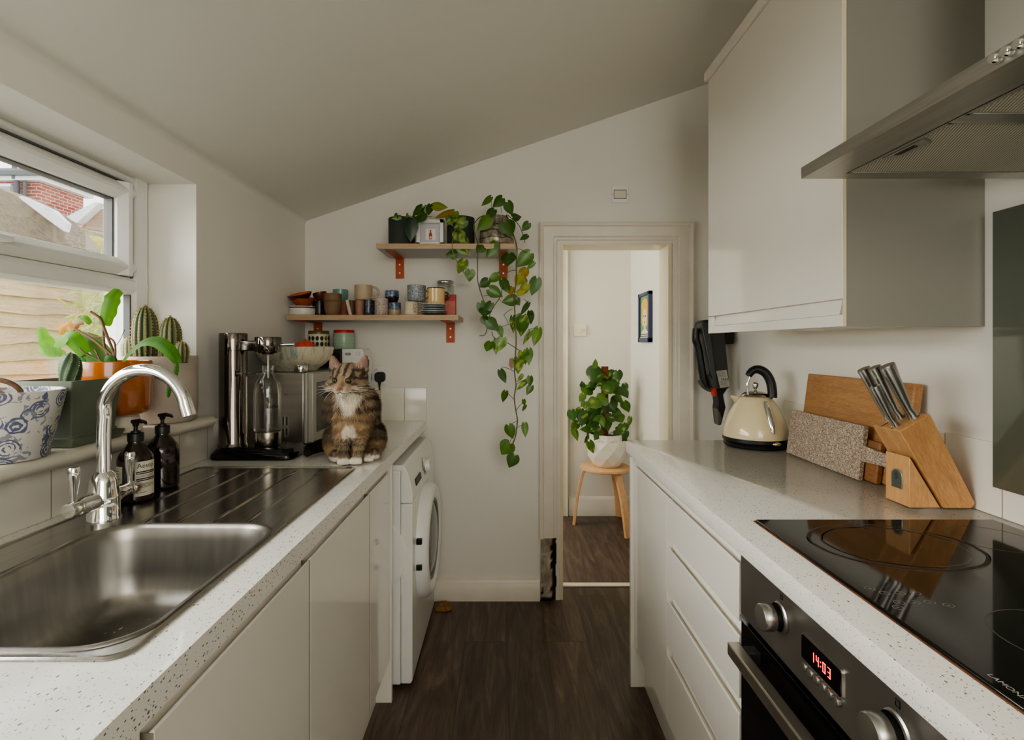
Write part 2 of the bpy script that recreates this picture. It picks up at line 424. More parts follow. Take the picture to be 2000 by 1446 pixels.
# crumbled plaster where the casing is missing at the floor
gm=MB(); nx,nz=9,26; x0,x1=.176,.256
for face in (0,):
    vs=[];cs=[]
    for j in range(nz+1):
        for i in range(nx+1):
            u,v=i/nx,j/nz; x=x0+(x1-x0)*u; z=.0+.335*v
            n=mnoise.noise(V((x*38,z*22,1.3)))+.5*mnoise.noise(V((x*90,z*70,4)))
            dpt=-.013-.010*max(-1,min(1,n*1.3))
            hole=mnoise.noise(V((x*26+5,z*11,9)))
            edge= u>.68+.1*mnoise.noise(V((z*25,0,0)))
            if edge: c=S(64,40,28) if hole<.1 else S(46,32,24)
            elif hole>.30 or j<2: c=S(24,19,15)
            else:
                q=.85+.5*n; c=tuple(min(.5,max(.02,w*q)) for w in S(176,166,148))
            if j==nz or (j==nz-1 and n>0): c=S(150,140,118)
            vs.append((x,YB+dpt+(.004 if edge else 0),z)); cs.append(c)
    gm.add(vs,[(j*(nx+1)+i,j*(nx+1)+i+1,(j+1)*(nx+1)+i+1,(j+1)*(nx+1)+i) for j in range(nz) for i in range(nx)],cs)
o=struct('trim_broken_plaster', gm, attr_mat('crumbled_plaster',.95,0,spec=.1), 'crumbling bare plaster at the foot of the door casing', recalc=False, smooth=None)

# ---- window: deep reveal, frame, top-hung sash, two panes
WY0,WY1,WX=-.10,1.737,-1.172
SILL=1.06
wf=MB()
def wbar(mb,y0,y1,z0,z1,x0=WX-.06,x1=WX,ch=.012):
    x1-=.0015; x0+=.001; y0+=.004; y1-=.004
    mb.prism([(x0,z0),(x1-ch,z0),(x1,z0+ch),(x1,z1-ch),(x1-ch,z1),(x0,z1)],y0,y1,'xz')
def wpost(mb,y0,y1,z0,z1,x0=WX-.06,x1=WX,ch=.012):
    mb.prism([(x0,y0),(x1-ch,y0),(x1,y0+ch),(x1,y1-ch),(x1-ch,y1),(x0,y1)],z0,z1,'xy')
wbar(wf,WY0,WY1,1.800,1.832); wbar(wf,WY0,WY1,1.453,1.5085); wbar(wf,WY0,WY1,SILL-.02,1.125)
wpost(wf,WY1-.074,WY1,SILL-.02,1.832); wpost(wf,WY0,WY0+.07,SILL-.02,1.832)
wf.box(WX-.10,WX-.06,WY0,WY1,SILL-.04,SILL+.03)
win=struct('window_1', wf, upvc, 'white uPVC window over the sink', smooth=30, bev=.002)
sh=MB(); sx0,sx1=WX-.04,WX+.014
wbar(sh,WY0+.075,1.660,1.742,1.796,sx0,sx1,.022); wbar(sh,WY0+.075,1.660,1.509,1.562,sx0,sx1,.022)
wpost(sh,1.600,1.660,1.509,1.796,sx0,sx1,.022); wpost(sh,WY0+.075,WY0+.135,1.509,1.796,sx0,sx1,.022)
struct('window_sash', sh, upvc, parent=win, smooth=30, bev=.0015)
gk=MB().box(sx0-.004,sx0+.022,1.594,1.600,1.562,1.742).box(sx0-.004,sx0+.022,.05,1.6,1.738,1.742).box(WX-.03,WX-.01,WY1-.080,WY1-.074,1.125,1.453)
gk.box(WX-.012,WX-.004,1.660,1.664,1.505,1.80).box(WX-.012,WX-.004,.0,1.664,1.796,1.801)
struct('window_gasket', gk, M('gasket_grey',S(90,90,88),.6), parent=win, smooth=None)
struct('window_pane', MB().box(WX-.030,WX-.026,.03,1.602,1.555,1.745), pane_m, parent=win, smooth=None)
struct('window_pane', MB().box(WX-.036,WX-.032,-.04,1.666,1.12,1.458), pane_m, parent=win, smooth=None)
hn=MB().box(WX+.014,WX+.024,1.13,1.21,1.525,1.55).tube([(WX+.024,1.20,1.538),(WX+.045,1.20,1.538),(WX+.047,1.12,1.538)],.008,10)
struct('window_handle', hn, upvc, parent=win, bev=.003)
# window board with a rounded nose
sp=[(WX-.01,SILL-.035),(-.985,SILL-.035)]+[(-.985+.021*math.sin(a),SILL-.0175-.0175*math.cos(a)) for a in [PI*k/8 for k in range(9)]]+[(WX-.01,SILL)]
struct('trim_window_sill', MB().prism(sp,WY0-.04,WY1+.022,'xz'), M('sill_white',S(218,213,200),.3,var=.05), 'white bullnosed window sill', smooth=40, bev=.004)
# tiled upstands
struct('trim_tiles_left', MB().box(XL,XL+.011,-.3,YB,ZW,1.04), tiles_y, 'white tiles under the window sill', smooth=None, bev=.002)
struct('trim_tiles_back', MB().box(XL,-.402,YB-.011,YB,ZW,1.078), tiles_x, 'white tiles behind the cat', smooth=None, bev=.002)
struct('trim_tiles_right', MB().box(XR-.008,XR,-.2,2.09,ZW,1.075), tiles_y, 'white tiles on the right wall', smooth=None, bev=.002)
# ---- out of doors
fen=thing('garden_fence','weathered lap-board garden fence outside the window','fence',(-3.5,2.6,0))
bd=wood('fence_board',S(170,146,112),S(208,186,154),10,(12,1.2,14),.8)
for k in range(16):
    z=.07+k*.112
    pr=[]
    a=MB()
    n=14; ring=[]
    for i in range(n+1):
        y=1.0+3.35*i/n; w=.010*math.sin(i*1.3+k*2.1)+.006*math.sin(i*2.9+k)
        ring.append([V((-3.5,y,z+w)),V((-3.475,y,z+w)),V((-3.492,y,z+.125)),V((-3.5,y,z+.125))])
    a.loft(ring); obj('fence_board',a,bd,fen)
a=MB().box(-3.53,-3.45,4.33,4.42,0,1.9); obj('fence_post',a,bd,fen)
# pale fence further back behind the bamboo
f2=thing('rear_fence','pale sunlit fence behind the bamboo','fence',(-4.2,6.2,0))
obj('fence_panel',MB().box(-6.5,-2.0,6.2,6.24,0,1.95),M('pale_fence',S(232,224,206),.9),f2)
for k in range(7): obj('fence_post',MB().box(-6.3+k*.62,-6.22+k*.62,6.14,6.2,0,2.0),M('pale_post',S(214,202,178),.9),f2)
# bamboo
bam=thing('bamboo','feathery pale green bamboo outside the window','bamboo',(-2.95,4.0,0))
st=MB(); lf=MB()
for k in range(9):
    x=-3.16+.05*k+R.uniform(-.02,.02); y=3.95+R.uniform(-.1,.2)
    pts=[V((x,y,0)),V((x+R.uniform(-.05,.05),y,.8)),V((x+R.uniform(-.05,.1),y,1.5)),V((x+R.uniform(-.1,.3),y,R.uniform(1.7,1.9)))]
    sp_=smooth_path(pts,6); st.tube(sp_,.006,5)
    for q in sp_[6:]:
        for j in range(11):
            d=V((R.uniform(-1,1),R.uniform(-.4,.5),R.uniform(-.6,.35))).normalized(); b=q+d*R.uniform(0,.14)+V((0,0,R.uniform(-.05,.05)))
            g=R.uniform(.8,1.3); lf.leaf(b,b+d*R.uniform(.07,.13),.013,(R.uniform(-.5,.5),-1,R.uniform(-.2,.9)),tuple(w*g for w in S(168,182,112)),.1,.2,p=.9)
obj('stem',st,M('bamboo_stem',S(176,170,120),.6),bam); obj('foliage',lf,attr_mat('bamboo_leaf',.6,.5),bam,recalc=False)
# outbuildings
def poly_px(pts,d,th=.3):
    return MB().prism([(X_(x,d),Z_(y,d)) for x,y in pts],d,d+th,'xz')
sh=thing('garden_shed','garden shed with weathered board roof outside the window','shed',(X_(60,5.2),5.2,0))
obj('roof',poly_px([(-160,315),(0,368),(42,388),(102,432),(140,482),(0,458),(-160,440)],5.2,.4),wood('weathered_boards',S(66,54,42),S(176,160,136),26,(1.2,3,26),.95,(0,math.radians(-39),0)),sh)
obj('wall',MB().box(X_(-160,5.3),X_(132,5.3),5.3,5.6,0,Z_(474,5.3)),M('shed_wall',S(120,114,104),.9),sh)
obj('flashing',poly_px([(36,384),(44,383),(104,410),(130,436),(126,452),(100,434),(42,390)],5.15,.06),M('white_flashing',S(238,238,236),.6),sh)
mr=thing('mossy_roof','mossy low roof beyond the garden shed','roof',(X_(170,6.8),6.8,0))
obj('roof',poly_px([(96,430),(126,436),(212,462),(222,520),(150,500)],6.8,.5),M('mossy_slate',S(150,142,110),.9,var=.5,vs=9),mr)
obj('wall',MB().box(X_(110,6.9),X_(225,6.9),6.9,7.2,0,Z_(490,6.9)),M('mossy_wall',S(90,92,88),.9),mr)
obj('moss',MB().ell((X_(178,6.7),6.7,Z_(476,6.7)),(.22,.12,.10)).ell((X_(200,6.7),6.7,Z_(484,6.7)),(.16,.1,.09)),M('moss',S(190,178,84),.95,var=.4,vs=12,bmp=.6,bs=30),mr)
tr=thing('tiled_roof_house','house with brown tiled roof and white verge','house',(X_(190,9),9,0))
obj('roof',poly_px([(158,446),(186,410),(226,404),(230,455)],9.0,.5),streaky('roof_tiles',S(140,112,92),S(166,136,112),S(190,160,136),(1,1,12),3.,.9),tr)
obj('verge',poly_px([(128,424),(186,394),(194,396),(150,436)],8.8,.15),M('white_verge',S(240,240,238),.6),tr)
obj('wall',MB().box(X_(130,9.1),X_(232,9.1),9.1,9.5,0,Z_(440,9.1)),M('render_cream',S(232,216,190),.9),tr)
hs=thing('brick_house','red brick house with grey gutter seen through the top window','house',(-9.5,10.3,0))
brk=bricks('red_brick')
obj('wall',MB().box(-12.5,-8.85,10.0,11.05,0,4.45),brk,hs,smooth=None)
obj('fascia',MB().box(-12.6,-8.72,9.88,11.15,4.38,4.47),M('fascia_white',S(236,236,234),.5),hs)
obj('gutter',MB().box(-12.6,-8.66,9.82,11.2,4.46,4.54),M('gutter_grey',S(92,98,104),.5),hs)
obj('roof',MB().box(-12.6,-8.66,9.82,11.2,4.54,4.58),M('flat_roof_grey',S(130,130,130),.8),hs)
obj('downpipe',MB().cyl((X_(33,9.93),9.93,0),(X_(33,9.93),9.93,4.4),.045).cyl((X_(49,9.93),9.93,0),(X_(49,9.93),9.93,4.4),.03),M('pipe_grey',S(78,84,90),.5),hs)
obj('soil_pipe',MB().cyl((X_(28,9.9),9.9,4.4),(X_(28,9.9),9.9,5.0),.04),M('pipe_grey2',S(96,100,106),.5),hs)
w=obj('window_frame',MB().box(X_(-30,9.98),X_(24,9.98),9.95,10.02,Z_(386,9.98),Z_(360,9.98)),M('frame_white',S(240,240,240),.5),hs)
obj('pane',MB().box(X_(-26,9.94),X_(20,9.94),9.94,9.96,Z_(382,9.94),Z_(364,9.94)),M('house_pane',S(150,160,160),.15),w)
struct('ground_outside', MB().box(-14,-1.33,-3,14,-.08,-.02), M('ground_paving',S(150,146,136),.9), smooth=None)
# ================= left run =================
FXL=-.417
def jdoor(x_face,y0,y1,z0,z1,sgn):
    # handleless front: flat panel whose top edge is cut back into a finger groove; sgn=+1 faces +x
    s=sgn; return [(x_face,z0),(x_face,z1),(x_face-s*.003,z1+.002),(x_face-s*.016,z1-.012),(x_face-s*.020,z1+.028),(x_face-s*.022,z1+.028),(x_face-s*.022,z0)]
def left_unit(lab,y0,y1,doors):
    t=thing('base_cabinet',lab,'cabinet',(-.70,(y0+y1)/2,0),'white base cabinets under the sink worktop')
    obj('carcass',MB().box(-1.0,FXL-.060,y0+.001,y1-.001,.15,.70),gloss,t)
    for a,b in doors:
        obj('door',MB().prism(jdoor(FXL,a,b,.165,.838,1),a+.0035,b-.0035,'xz'),gloss,t,smooth=20,bev=.0006)
        obj('door_gap_shade',MB().box(FXL-.0215,FXL-.0006,a+.0028,a+.0036,.166,.836),M('door_edge_shade',S(150,142,126),.5,var=.02),t,smooth=None)  # darker strip paints the shade of the door gap onto the near edge
    obj('plinth',MB().box(-.49,-.47,y0,y1,0,.15),gloss,t)
    return t
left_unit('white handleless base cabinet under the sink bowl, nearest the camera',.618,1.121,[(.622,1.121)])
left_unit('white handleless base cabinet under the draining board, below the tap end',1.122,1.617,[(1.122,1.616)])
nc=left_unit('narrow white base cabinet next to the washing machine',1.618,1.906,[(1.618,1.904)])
obj('end_panel',MB().box(-1.0,-.413,1.907,1.926,0,.869),gloss,nc,bev=.001)
dw=thing('end_panel','white end panel beside the dark gap under the near worktop','panel',(-.70,.59,0))
obj('panel',MB().box(-1.0,-.421,.585,.607,0,.869),gloss,dw,bev=.001)
obj('shadow_gap',MB().box(-1.0,-.47,.607,.616,0,.83),dark_pl,dw)
# worktop with the sink cut-out
SX0,SX1,SY0,SY1=-.965,-.466,.643,1.655
wt=MB()
plate_holes(wt,[V(p) for p in ((XL,-.3,ZW),(-.404,-.3,ZW),(-.404,YB,ZW),(XL,YB,ZW))],[rr(SX0+.012,SX1-.012,SY0+.012,SY1-.012,.03,ZW)])
wt.add([(-.404,-.3,.87),(-.404,YB,.87),(-.404,YB,ZW),(-.404,-.3,ZW)],[(0,1,2,3)])
plate_holes(wt,[V(p) for p in ((XL,-.3,.87),(-.404,-.3,.87),(-.404,YB,.87),(XL,YB,.87))],[rr(SX0+.012,SX1-.012,SY0+.012,SY1-.012,.03,.87)])
wt.loft([rr(SX0+.012,SX1-.012,SY0+.012,SY1-.012,.03,.87),rr(SX0+.012,SX1-.012,SY0+.012,SY1-.012,.03,ZW)],False,False)
wt.add([(XL,-.3,.87),(-.404,-.3,.87),(-.404,-.3,ZW),(XL,-.3,ZW)],[(0,1,2,3)]).add([(XL,YB,.87),(-.404,YB,.87),(-.404,YB,ZW),(XL,YB,ZW)],[(3,2,1,0)])
wo=obj('worktop',wt,worktop_m,None,smooth=None,recalc=False)
tag(wo,'speckled white worktop holding the sink, under the window','worktop')
# sink
sk=thing('kitchen_sink','stainless steel sink with ribbed draining board','sink',(-.72,1.15,.90))
BX0,BX1,BY0,BY1=-.838,-.486,.672,1.122
dk=MB()
zd=ZW+.0015
plate_holes(dk,rr(SX0+.009,SX1-.009,SY0+.009,SY1-.009,.024,zd),[rr(BX0-.010,BX1+.010,BY0-.010,BY1+.010,.082,zd)])
lip=[]
for ins,z in ((.0,ZW-.001),(-.001,ZW+.0025),(.002,ZW+.0045),(.006,ZW+.004),(.009,zd)):
    lip.append(rr(SX0+ins,SX1-ins,SY0+ins,SY1-ins,.028-ins*.3,z))
dk.loft(lip,False,False)
for x,ya,yb in ((-.862,1.29,1.60),(-.786,1.142,1.61),(-.712,1.142,1.61),(-.637,1.142,1.61),(-.561,1.142,1.61)):
    n=10; L=[]
    for k in range(n+1):
        y=ya+(yb-ya)*k/n; h=.0032*min(1,min(k,n-k)/1.2); w=.006
        L.append([V((x-w,y,zd)),V((x-w*.5,y,zd+h)),V((x+w*.5,y,zd+h)),V((x+w,y,zd))])
    dk.loft(L,True,True)
obj('drainer',dk,steel,sk,smooth=30,recalc=False)
def brr(ins,z): return rr(BX0+ins,BX1-ins,BY0+ins,BY1-ins,max(.02,.075-ins*.25),z,8)
bw=MB().loft([brr(-.011,zd-.0004),brr(-.010,zd+.0028),brr(-.006,zd+.0036),brr(-.002,zd+.001),brr(.001,zd-.006),brr(.004,zd-.03),brr(.010,.82),brr(.016,.785),brr(.024,.766),brr(.038,.753),brr(.06,.748),brr(.12,.7455)],False,True)
obj('bowl',bw,bowl_steel,sk,smooth=60)
obj('waste',MB().lathe([(0,.748),(.030,.748),(.036,.7485),(.040,.7465)],(-.665,.78,0)),chrome,sk)
dr=MB()
for k in range(70):
    x=R.uniform(BX0+.06,BX1-.05); y=R.uniform(BY0+.07,BY1-.05); r=R.uniform(.0012,.0032)
    dr.ell((x,y,.7485),(r,r*R.uniform(.8,1.8),r*.45),8,5)
o=obj('water_drops',dr,clear_glass('water',(.98,.98,.98),.6,.02,.04),sk); o['kind']='stuff'
# tap
tx,ty=-.889,1.166
tp=thing('kitchen_tap','chrome swan-neck kitchen tap with two lever handles','tap',(tx,ty,ZW+.002))
obj('body',MB().lathe([(0,0),(.033,0),(.033,.004),(.0315,.006),(.0315,.045),(.031,.052),(.0285,.062),(.026,.085),(.021,.098),(.0165,.103),(.015,.105),(0,.105)],(tx,ty,ZW+.0018),40),chrome,tp,smooth=40)
pts=[(tx,ty,ZW+.10),(tx,ty,1.10),(tx+.002,ty,1.14)]
cx=tx+.098
for k in range(1,17):
    a=PI-PI*.93*k/16; pts.append((cx+.098*math.cos(a),ty-.02*k/16,1.145+.096*math.sin(a)))
e=V(pts[-1]); dirn=(V(pts[-1])-V(pts[-2])).normalized()
obj('spout',MB().tube(smooth_path(pts,3),.0138,20).tube([e-dirn*.002,e+dirn*.002],.0146,20),chrome,tp,smooth=50)
obj('nozzle',MB().tube([e,e+dirn*.026],.0148,20),chrome,tp,smooth=50)
for s in (-1,1):
    ax=V((.03*s,.98*s,0)).normalized(); b0=V((tx,ty,.957))
    lv=obj('valve',MB().lathe([(0,.02),(.019,.02),(.018,.058),(.0165,.06),(.0165,.074),(.017,.076),(.015,.092),(0,.093)],b0,24,ax),chrome,tp,smooth=40)
    hb=b0+ax*.078
    obj('lever',MB().lathe([(0,.008),(.0055,.010),(.0058,.03),(.0088,.05),(.0108,.07),(.0108,.083),(.009,.0865),(0,.087)],hb,20,(0.0,0,1)),chrome,lv,smooth=40)
# ================= washing machine =================
wx=-.352; wy0,wy1=1.985,2.585; wz=.842
wm=thing('washing_machine','white front-loading washing machine facing the aisle','washing machine',((-.95+wx)/2,2.28,0))
obj('cabinet',MB().box(-.95,wx-.045,wy0,wy1,.014,wz-.022),white_pl,wm,bev=.004)
obj('lid',MB().prism([(-.95,wz-.022),(wx-.03,wz-.022),(wx-.03,wz-.006),(wx-.036,wz),(-.95,wz)],wy0-.002,wy1+.002,'xz'),white_pl,wm,bev=.003)
obj('front_panel',MB().prism([(wx-.044,.018),(wx-.006,.018),(wx,.03),(wx,.695),(wx-.044,.695)],wy0,wy1,'xz'),white_pl,wm,bev=.004)
cpan=obj('control_panel',MB().prism([(wx-.044,.697),(wx+.001,.697),(wx+.0005,.74),(wx-.012,.80),(wx-.030,wz-.004),(wx-.044,wz-.004)],wy0,wy1,'xz'),white_pl,wm,bev=.004)
nrm=V((.98,0,.2)).normalized()
obj('dial',MB().lathe([(0,0),(.034,0),(.032,.006),(.025,.008),(.024,.024),(.022,.027),(0,.027)],(wx-.004,2.30,.768),32,nrm),white_pl,cpan,smooth=40)
obj('dial_ring',MB().lathe([(.034,.0),(.036,.003),(.033,.006)],(wx-.004,2.30,.768),32,nrm),chrome,cpan)
obj('display',MB().prism([(wx-.008,.748),(wx-.003,.748),(wx-.015,.806),(wx-.020,.806)],2.385,2.50,'xz'),M('lcd_dark',S(70,74,70),.15),cpan,bev=.002)
obj('drawer_handle',MB().prism([(wx-.006,.742),(wx+.0035,.742),(wx-.001,.768),(wx-.010,.768)],2.065,2.19,'xz'),dark_pl,cpan,bev=.002)
dy,dz=2.285,.46
dr=obj('door',MB().lathe([(.165,.034),(.185,.046),(.215,.046),(.228,.036),(.236,.020),(.238,.0),(.19,-.0),(.165,.01)],(wx,dy,dz),64,(1,0,0)),white_pl,wm,smooth=40)
obj('door_trim',MB().lathe([(.150,.028),(.154,.038),(.166,.040),(.168,.033)],(wx,dy,dz),64,(1,0,0)),grey_pl,dr,smooth=40)
obj('door_glass',MB().lathe([(0,.050),(.06,.048),(.11,.043),(.148,.034),(.152,.026)],(wx,dy,dz),48,(1,0,0)),M('door_bowl_glass',S(120,122,116),.08,var=.02),dr,smooth=60)
for z in (.43,.53): obj('hinge_clip',MB().box(wx+.004,wx+.026,dy-.242,dy-.225,z-.011,z+.011),black_pl,dr,bev=.002)
obj('transport_cap',MB().lathe([(0,0),(.16,0),(.158,.004),(.15,.006),(0,.008)],(-.535,wy0,.50),40,(0,-1,0)),white_pl,wm)
for s in (wy0+.06,wy1-.06):
    obj('foot',MB().cyl((wx-.07,s,0),(wx-.07,s,.016),.022),black_pl,wm)
# scrap of cardboard by the washing machine on the floor
o=obj('cardboard_scrap',MB().prism([(-.345,2.56),(-.29,2.55),(-.262,2.57),(-.272,2.61),(-.30,2.63),(-.34,2.62)],.001,.02,'xy'),M('torn_card',S(150,112,66),.9,var=.5,vs=40),bev=.003); tag(o,'torn brown scrap on the floor beside the washing machine','scrap')

# ================= right run =================
FXR=.485
wr=MB(); c=.045
poly=[(.476,-.1),(.476,2.135-c)]+[(.476+c-c*math.cos(a),2.135-c+c*math.sin(a)) for a in [PI/2*k/6 for k in range(1,7)]]+[(XR-.008,2.135),(XR-.008,-.1)]
wr.prism(poly,.87,ZW,'xy')
o=obj('worktop',wr,worktop_m,None,smooth=None,bev=.0015); tag(o,'speckled white worktop carrying the hob and kettle','worktop')
bc=thing('base_cabinet','tall-door white base cabinet at the doorway end of the right worktop','cabinet',(.78,1.80,0))
obj('carcass',MB().box(FXR+.02,1.09,1.588,1.992,.15,.868),gloss,bc)
obj('door',MB().prism(jdoor(FXR,0,0,.165,.838,-1),1.589,1.988,'xz'),gloss,bc,smooth=20,bev=.0012)
obj('end_panel',MB().box(.472,1.09,1.994,2.013,0,.869),gloss,bc,bev=.001)
obj('plinth',MB().box(.525,.545,1.588,1.994,0,.15),gloss,bc)
du=thing('drawer_unit','white four-drawer unit between the oven and the end cabinet','drawer unit',(.78,1.34,0))
obj('carcass',MB().box(FXR+.024,1.09,1.097,1.586,.15,.868),gloss,du)
for z0,z1 in ((.720,.838),(.559,.688),(.395,.526),(.165,.363)):
    top=z1+.0
    obj('drawer',MB().prism([(FXR,z0),(FXR,z1),(FXR+.003,z1+.002),(FXR+.017,z1-.012),(FXR+.021,z1+.031),(FXR+.024,z1+.031),(FXR+.024,z0)],1.099,1.584,'xz'),gloss,du,smooth=20,bev=.0012)
obj('plinth',MB().box(.525,.545,1.097,1.586,0,.15),gloss,du)
# ---- oven
ov=thing('built_in_oven','black built-in oven with red clock display','oven',(.78,.80,.14))
OY0,OY1=.505,1.094
panel_m=M('oven_panel',(.17,.155,.135),.36,.75,var=.12,vs=10)
obj('body',MB().box(FXR+.024,1.05,OY0,OY1,.15,.868),dark_pl,ov)
cpn=obj('control_panel',MB().box(FXR+.002,FXR+.024,OY0,OY1,.739,.866),panel_m,ov,bev=.0015)
gl=obj('door',MB().box(FXR+.002,FXR+.024,OY0+.002,OY1-.002,.165,.728),M('oven_glass',S(12,12,12),.05,var=.02),ov,bev=.0015)
hd=obj('handle',MB().box(.438,.462,OY0+.03,1.045,.683,.709),M('handle_steel',(.56,.53,.48),.3,1,var=.05),ov,bev=.003)
for y in (1.02,OY0+.06): obj('handle_post',MB().box(.458,FXR+.003,y-.013,y+.013,.685,.707),dark_pl,hd,bev=.002)
obj('door_clip',MB().box(FXR-.001,FXR+.003,1.062,1.092,.730,.738),grey_pl,ov)
knob_m=M('knob_steel',(.50,.49,.47),.32,1,var=.04)
for y in (.932,.655):
    k=obj('knob',MB().lathe([(0,0),(.026,0),(.026,.004),(.0235,.006),(.0235,.009)],(FXR+.003,y,.815),36,(-1,0,0)),knob_m,ov,smooth=40)
    obj('knob_collar',MB().lathe([(0,.005),(.021,.005),(.021,.020),(0,.020)],(FXR+.003,y,.815),36,(-1,0,0)),black_pl,k,smooth=40)
    obj('knob_cap',MB().lathe([(0,.018),(.0225,.018),(.023,.022),(.0225,.036),(.0205,.0385),(0,.039)],(FXR+.003,y,.815),36,(-1,0,0)),knob_m,k,smooth=40)
dzc=.8065
obj('display_bezel',MB().loft([[V((FXR+.003,p.x,p.y)) for p in rr(.756,.864,dzc-.0225,dzc+.0225,.006,0)],[V((FXR-.002,p.x,p.y)) for p in rr(.758,.862,dzc-.0205,dzc+.0205,.005,0)]]),knob_m,ov)
dsp=obj('display',MB().loft([[V((FXR-.0015,p.x,p.y)) for p in rr(.759,.861,dzc-.0195,dzc+.0195,.004,0)],[V((FXR-.0028,p.x,p.y)) for p in rr(.7595,.8605,dzc-.019,dzc+.019,.004,0)]]),black_gl,ov)
m,t,b=newmat('red_digits'); setp(t,b,color=(.8,.02,.01),emit=(1,.03,.02),emits=3.0); dig_m=m
SEG={'1':'bc','4':'fgbc','0':'abcdef','3':'abgcd'}
dg=MB(); w,h,th=.0068,.0155,.0014; y=.832
def seg(mb,y0,y1,z0,z1): mb.box(FXR-.0034,FXR-.0028,min(y0,y1),max(y0,y1),z0,z1)
for ch in '14:03':
    if ch==':':
        for q in (-.003,.0035): seg(dg,y+.0012,y-.0004,dzc-.001+q,dzc+.0008+q)
        y-=.0048; continue
    zb=dzc-h/2
    G={'a':(0,w,h-th,h),'d':(0,w,0,th),'g':(0,w,h/2-th/2,h/2+th/2),'f':(0,th,h/2,h),'e':(0,th,0,h/2),'b':(w-th,w,h/2,h),'c':(w-th,w,0,h/2)}
    for s_ in SEG[ch]:
        a,b_,z0,z1=G[s_]; seg(dg,y-a,y-b_,zb+z0+.0003,zb+z1-.0003)
    y-=w+.0056
obj('clock_digits',dg,dig_m,dsp,smooth=None)
for k in range(6):
    yy=.853-k*.0166
    obj('button',MB().lathe([(0,0),(.0072,0),(.0072,.006),(.0062,.0075),(0,.008)],(FXR+.003,yy,.7755),20,(-1,0,0)),knob_m,ov,smooth=40)
sy=MB()
for y,z in ((.932,.846),(.655,.846)):
    sy.box(FXR+.0012,FXR+.002,y-.004,y+.004,z,z+.0012).box(FXR+.0012,FXR+.002,y-.004,y+.004,z+.008,z+.0092).box(FXR+.0012,FXR+.002,y-.004,y-.003,z,z+.009).box(FXR+.0012,FXR+.002,y+.003,y+.004,z,z+.006)
obj('panel_symbols',sy,black_pl,ov,smooth=None)
# ---- hob
hb=thing('ceramic_hob','black glass hob set in the right worktop','hob',(.80,.85,ZW))
hob_m,t,b=newmat('hob_glass')
n=tex(t,'Noise',coords(t),Scale=9.0,Detail=5.0).outputs['Fac']
setp(t,b,color=S(15,14,13),rough=math_(t,'ADD',.03,math_(t,'MULTIPLY',n,.06)),spec=.6)
obj('glass',MB().box(.543,1.061,.552,1.149,ZW+.0005,ZW+.006),hob_m,hb,bev=.0025)
obj('seal',MB().box(.5405,1.0635,.5495,1.1515,ZW,ZW+.0022),M('hob_seal',S(104,66,38),.7,var=.6,vs=30),hb)
def ring(mb,cx,cy,rx,ry,w=.0011,n=64,a0=0,a1=2*PI,wob=0):
    L=[]
    for k in range(n+1):
        a=a0+(a1-a0)*k/n; q=1+wob*math.sin(a*7)+wob*math.sin(a*13+1)
        L.append([V((cx+(rx*q-w)*math.cos(a),cy+(ry*q-w)*math.sin(a),ZW+.00615)),V((cx+(rx*q+w)*math.cos(a),cy+(ry*q+w)*math.sin(a),ZW+.00615))])
    mb.loft(L,False,False,closed=False)
mk=MB()
ring(mk,.735,1.0,.122,.098); ring(mk,.735,1.0,.150,.118)
ring(mk,.955,1.035,.072,.072); ring(mk,.955,.70,.10,.10); ring(mk,.725,.675,.082,.082)
obj('zone_marking',mk,M('hob_print',S(92,86,78),.4),hb,smooth=None,recalc=False)
bk=MB(); ring(bk,.735,1.0,.147,.113,.0035,96,2.2,6.9,.006); ring(bk,.738,1.0,.126,.10,.0022,96,.2,4.9,.008)
obj('cooking_residue',bk,M('burnt_stain',S(52,43,34),.55,var=.5,vs=60),hb,smooth=None,recalc=False)
ic=MB()
for px,py in ((1699,1150),(1728,1159),(1758,1159),(1788,1159),(1756,1177),(1786,1177),(1816,1177),(1754,1187),(1853,1183)):
    d=(H-ZW-.006)*F/(py-CY); ring(ic,X_(px,d),d,.0072,.0058,.00045,20)
    ic.box(X_(px,d)-.002,X_(px,d)+.002,d-.0006,d+.0006,ZW+.006,ZW+.0062)
obj('touch_icon',ic,M('icon_print',S(150,146,138),.4),hb,smooth=None,recalc=False)
lg=text_mb('LAMONA',.0098,f=lambda v:V((.5545+v.y*1.0,.609-v.x*1.12,ZW+.0063)))
obj('lettering',lg,M('hob_lettering',S(196,192,182),.4),hb,smooth=None,recalc=False)
# ---- hood
HX,HY1,HY0,HZ=.633,1.130,.530,1.652
hd=thing('cooker_hood','stainless steel cooker hood above the hob','cooker hood',(.87,.83,HZ))
zt=HZ+.024
can=MB()
can.loft([[V(p) for p in ((HX,HY0,HZ),(XR,HY0,HZ),(XR,HY1,HZ),(HX,HY1,HZ))],[V(p) for p in ((HX-.001,HY0,zt),(XR,HY0,zt),(XR,HY1,zt),(HX-.001,HY1,zt))],[V(p) for p in ((.95,.73,zt+.015),(XR,.73,zt+.015),(XR,.92,zt+.015),(.95,.92,zt+.015))]],False,True)
fr0=[V((HX,HY0,HZ)),V((XR,HY0,HZ)),V((XR,HY1,HZ)),V((HX,HY1,HZ))]; fr1=[V((.706,HY0+.035,HZ)),V((XR-.03,HY0+.035,HZ)),V((XR-.03,HY1-.035,HZ)),V((.706,HY1-.035,HZ))]
can.loft([fr0,fr1,[p+V((0,0,.006)) for p in fr1]],False,True)
obj('canopy',can,hood_steel,hd,smooth=20,bev=.0008,recalc=False)
obj('chimney',MB().box(.95,XR,.73,.92,zt+.014,2.5),hood_steel,hd)
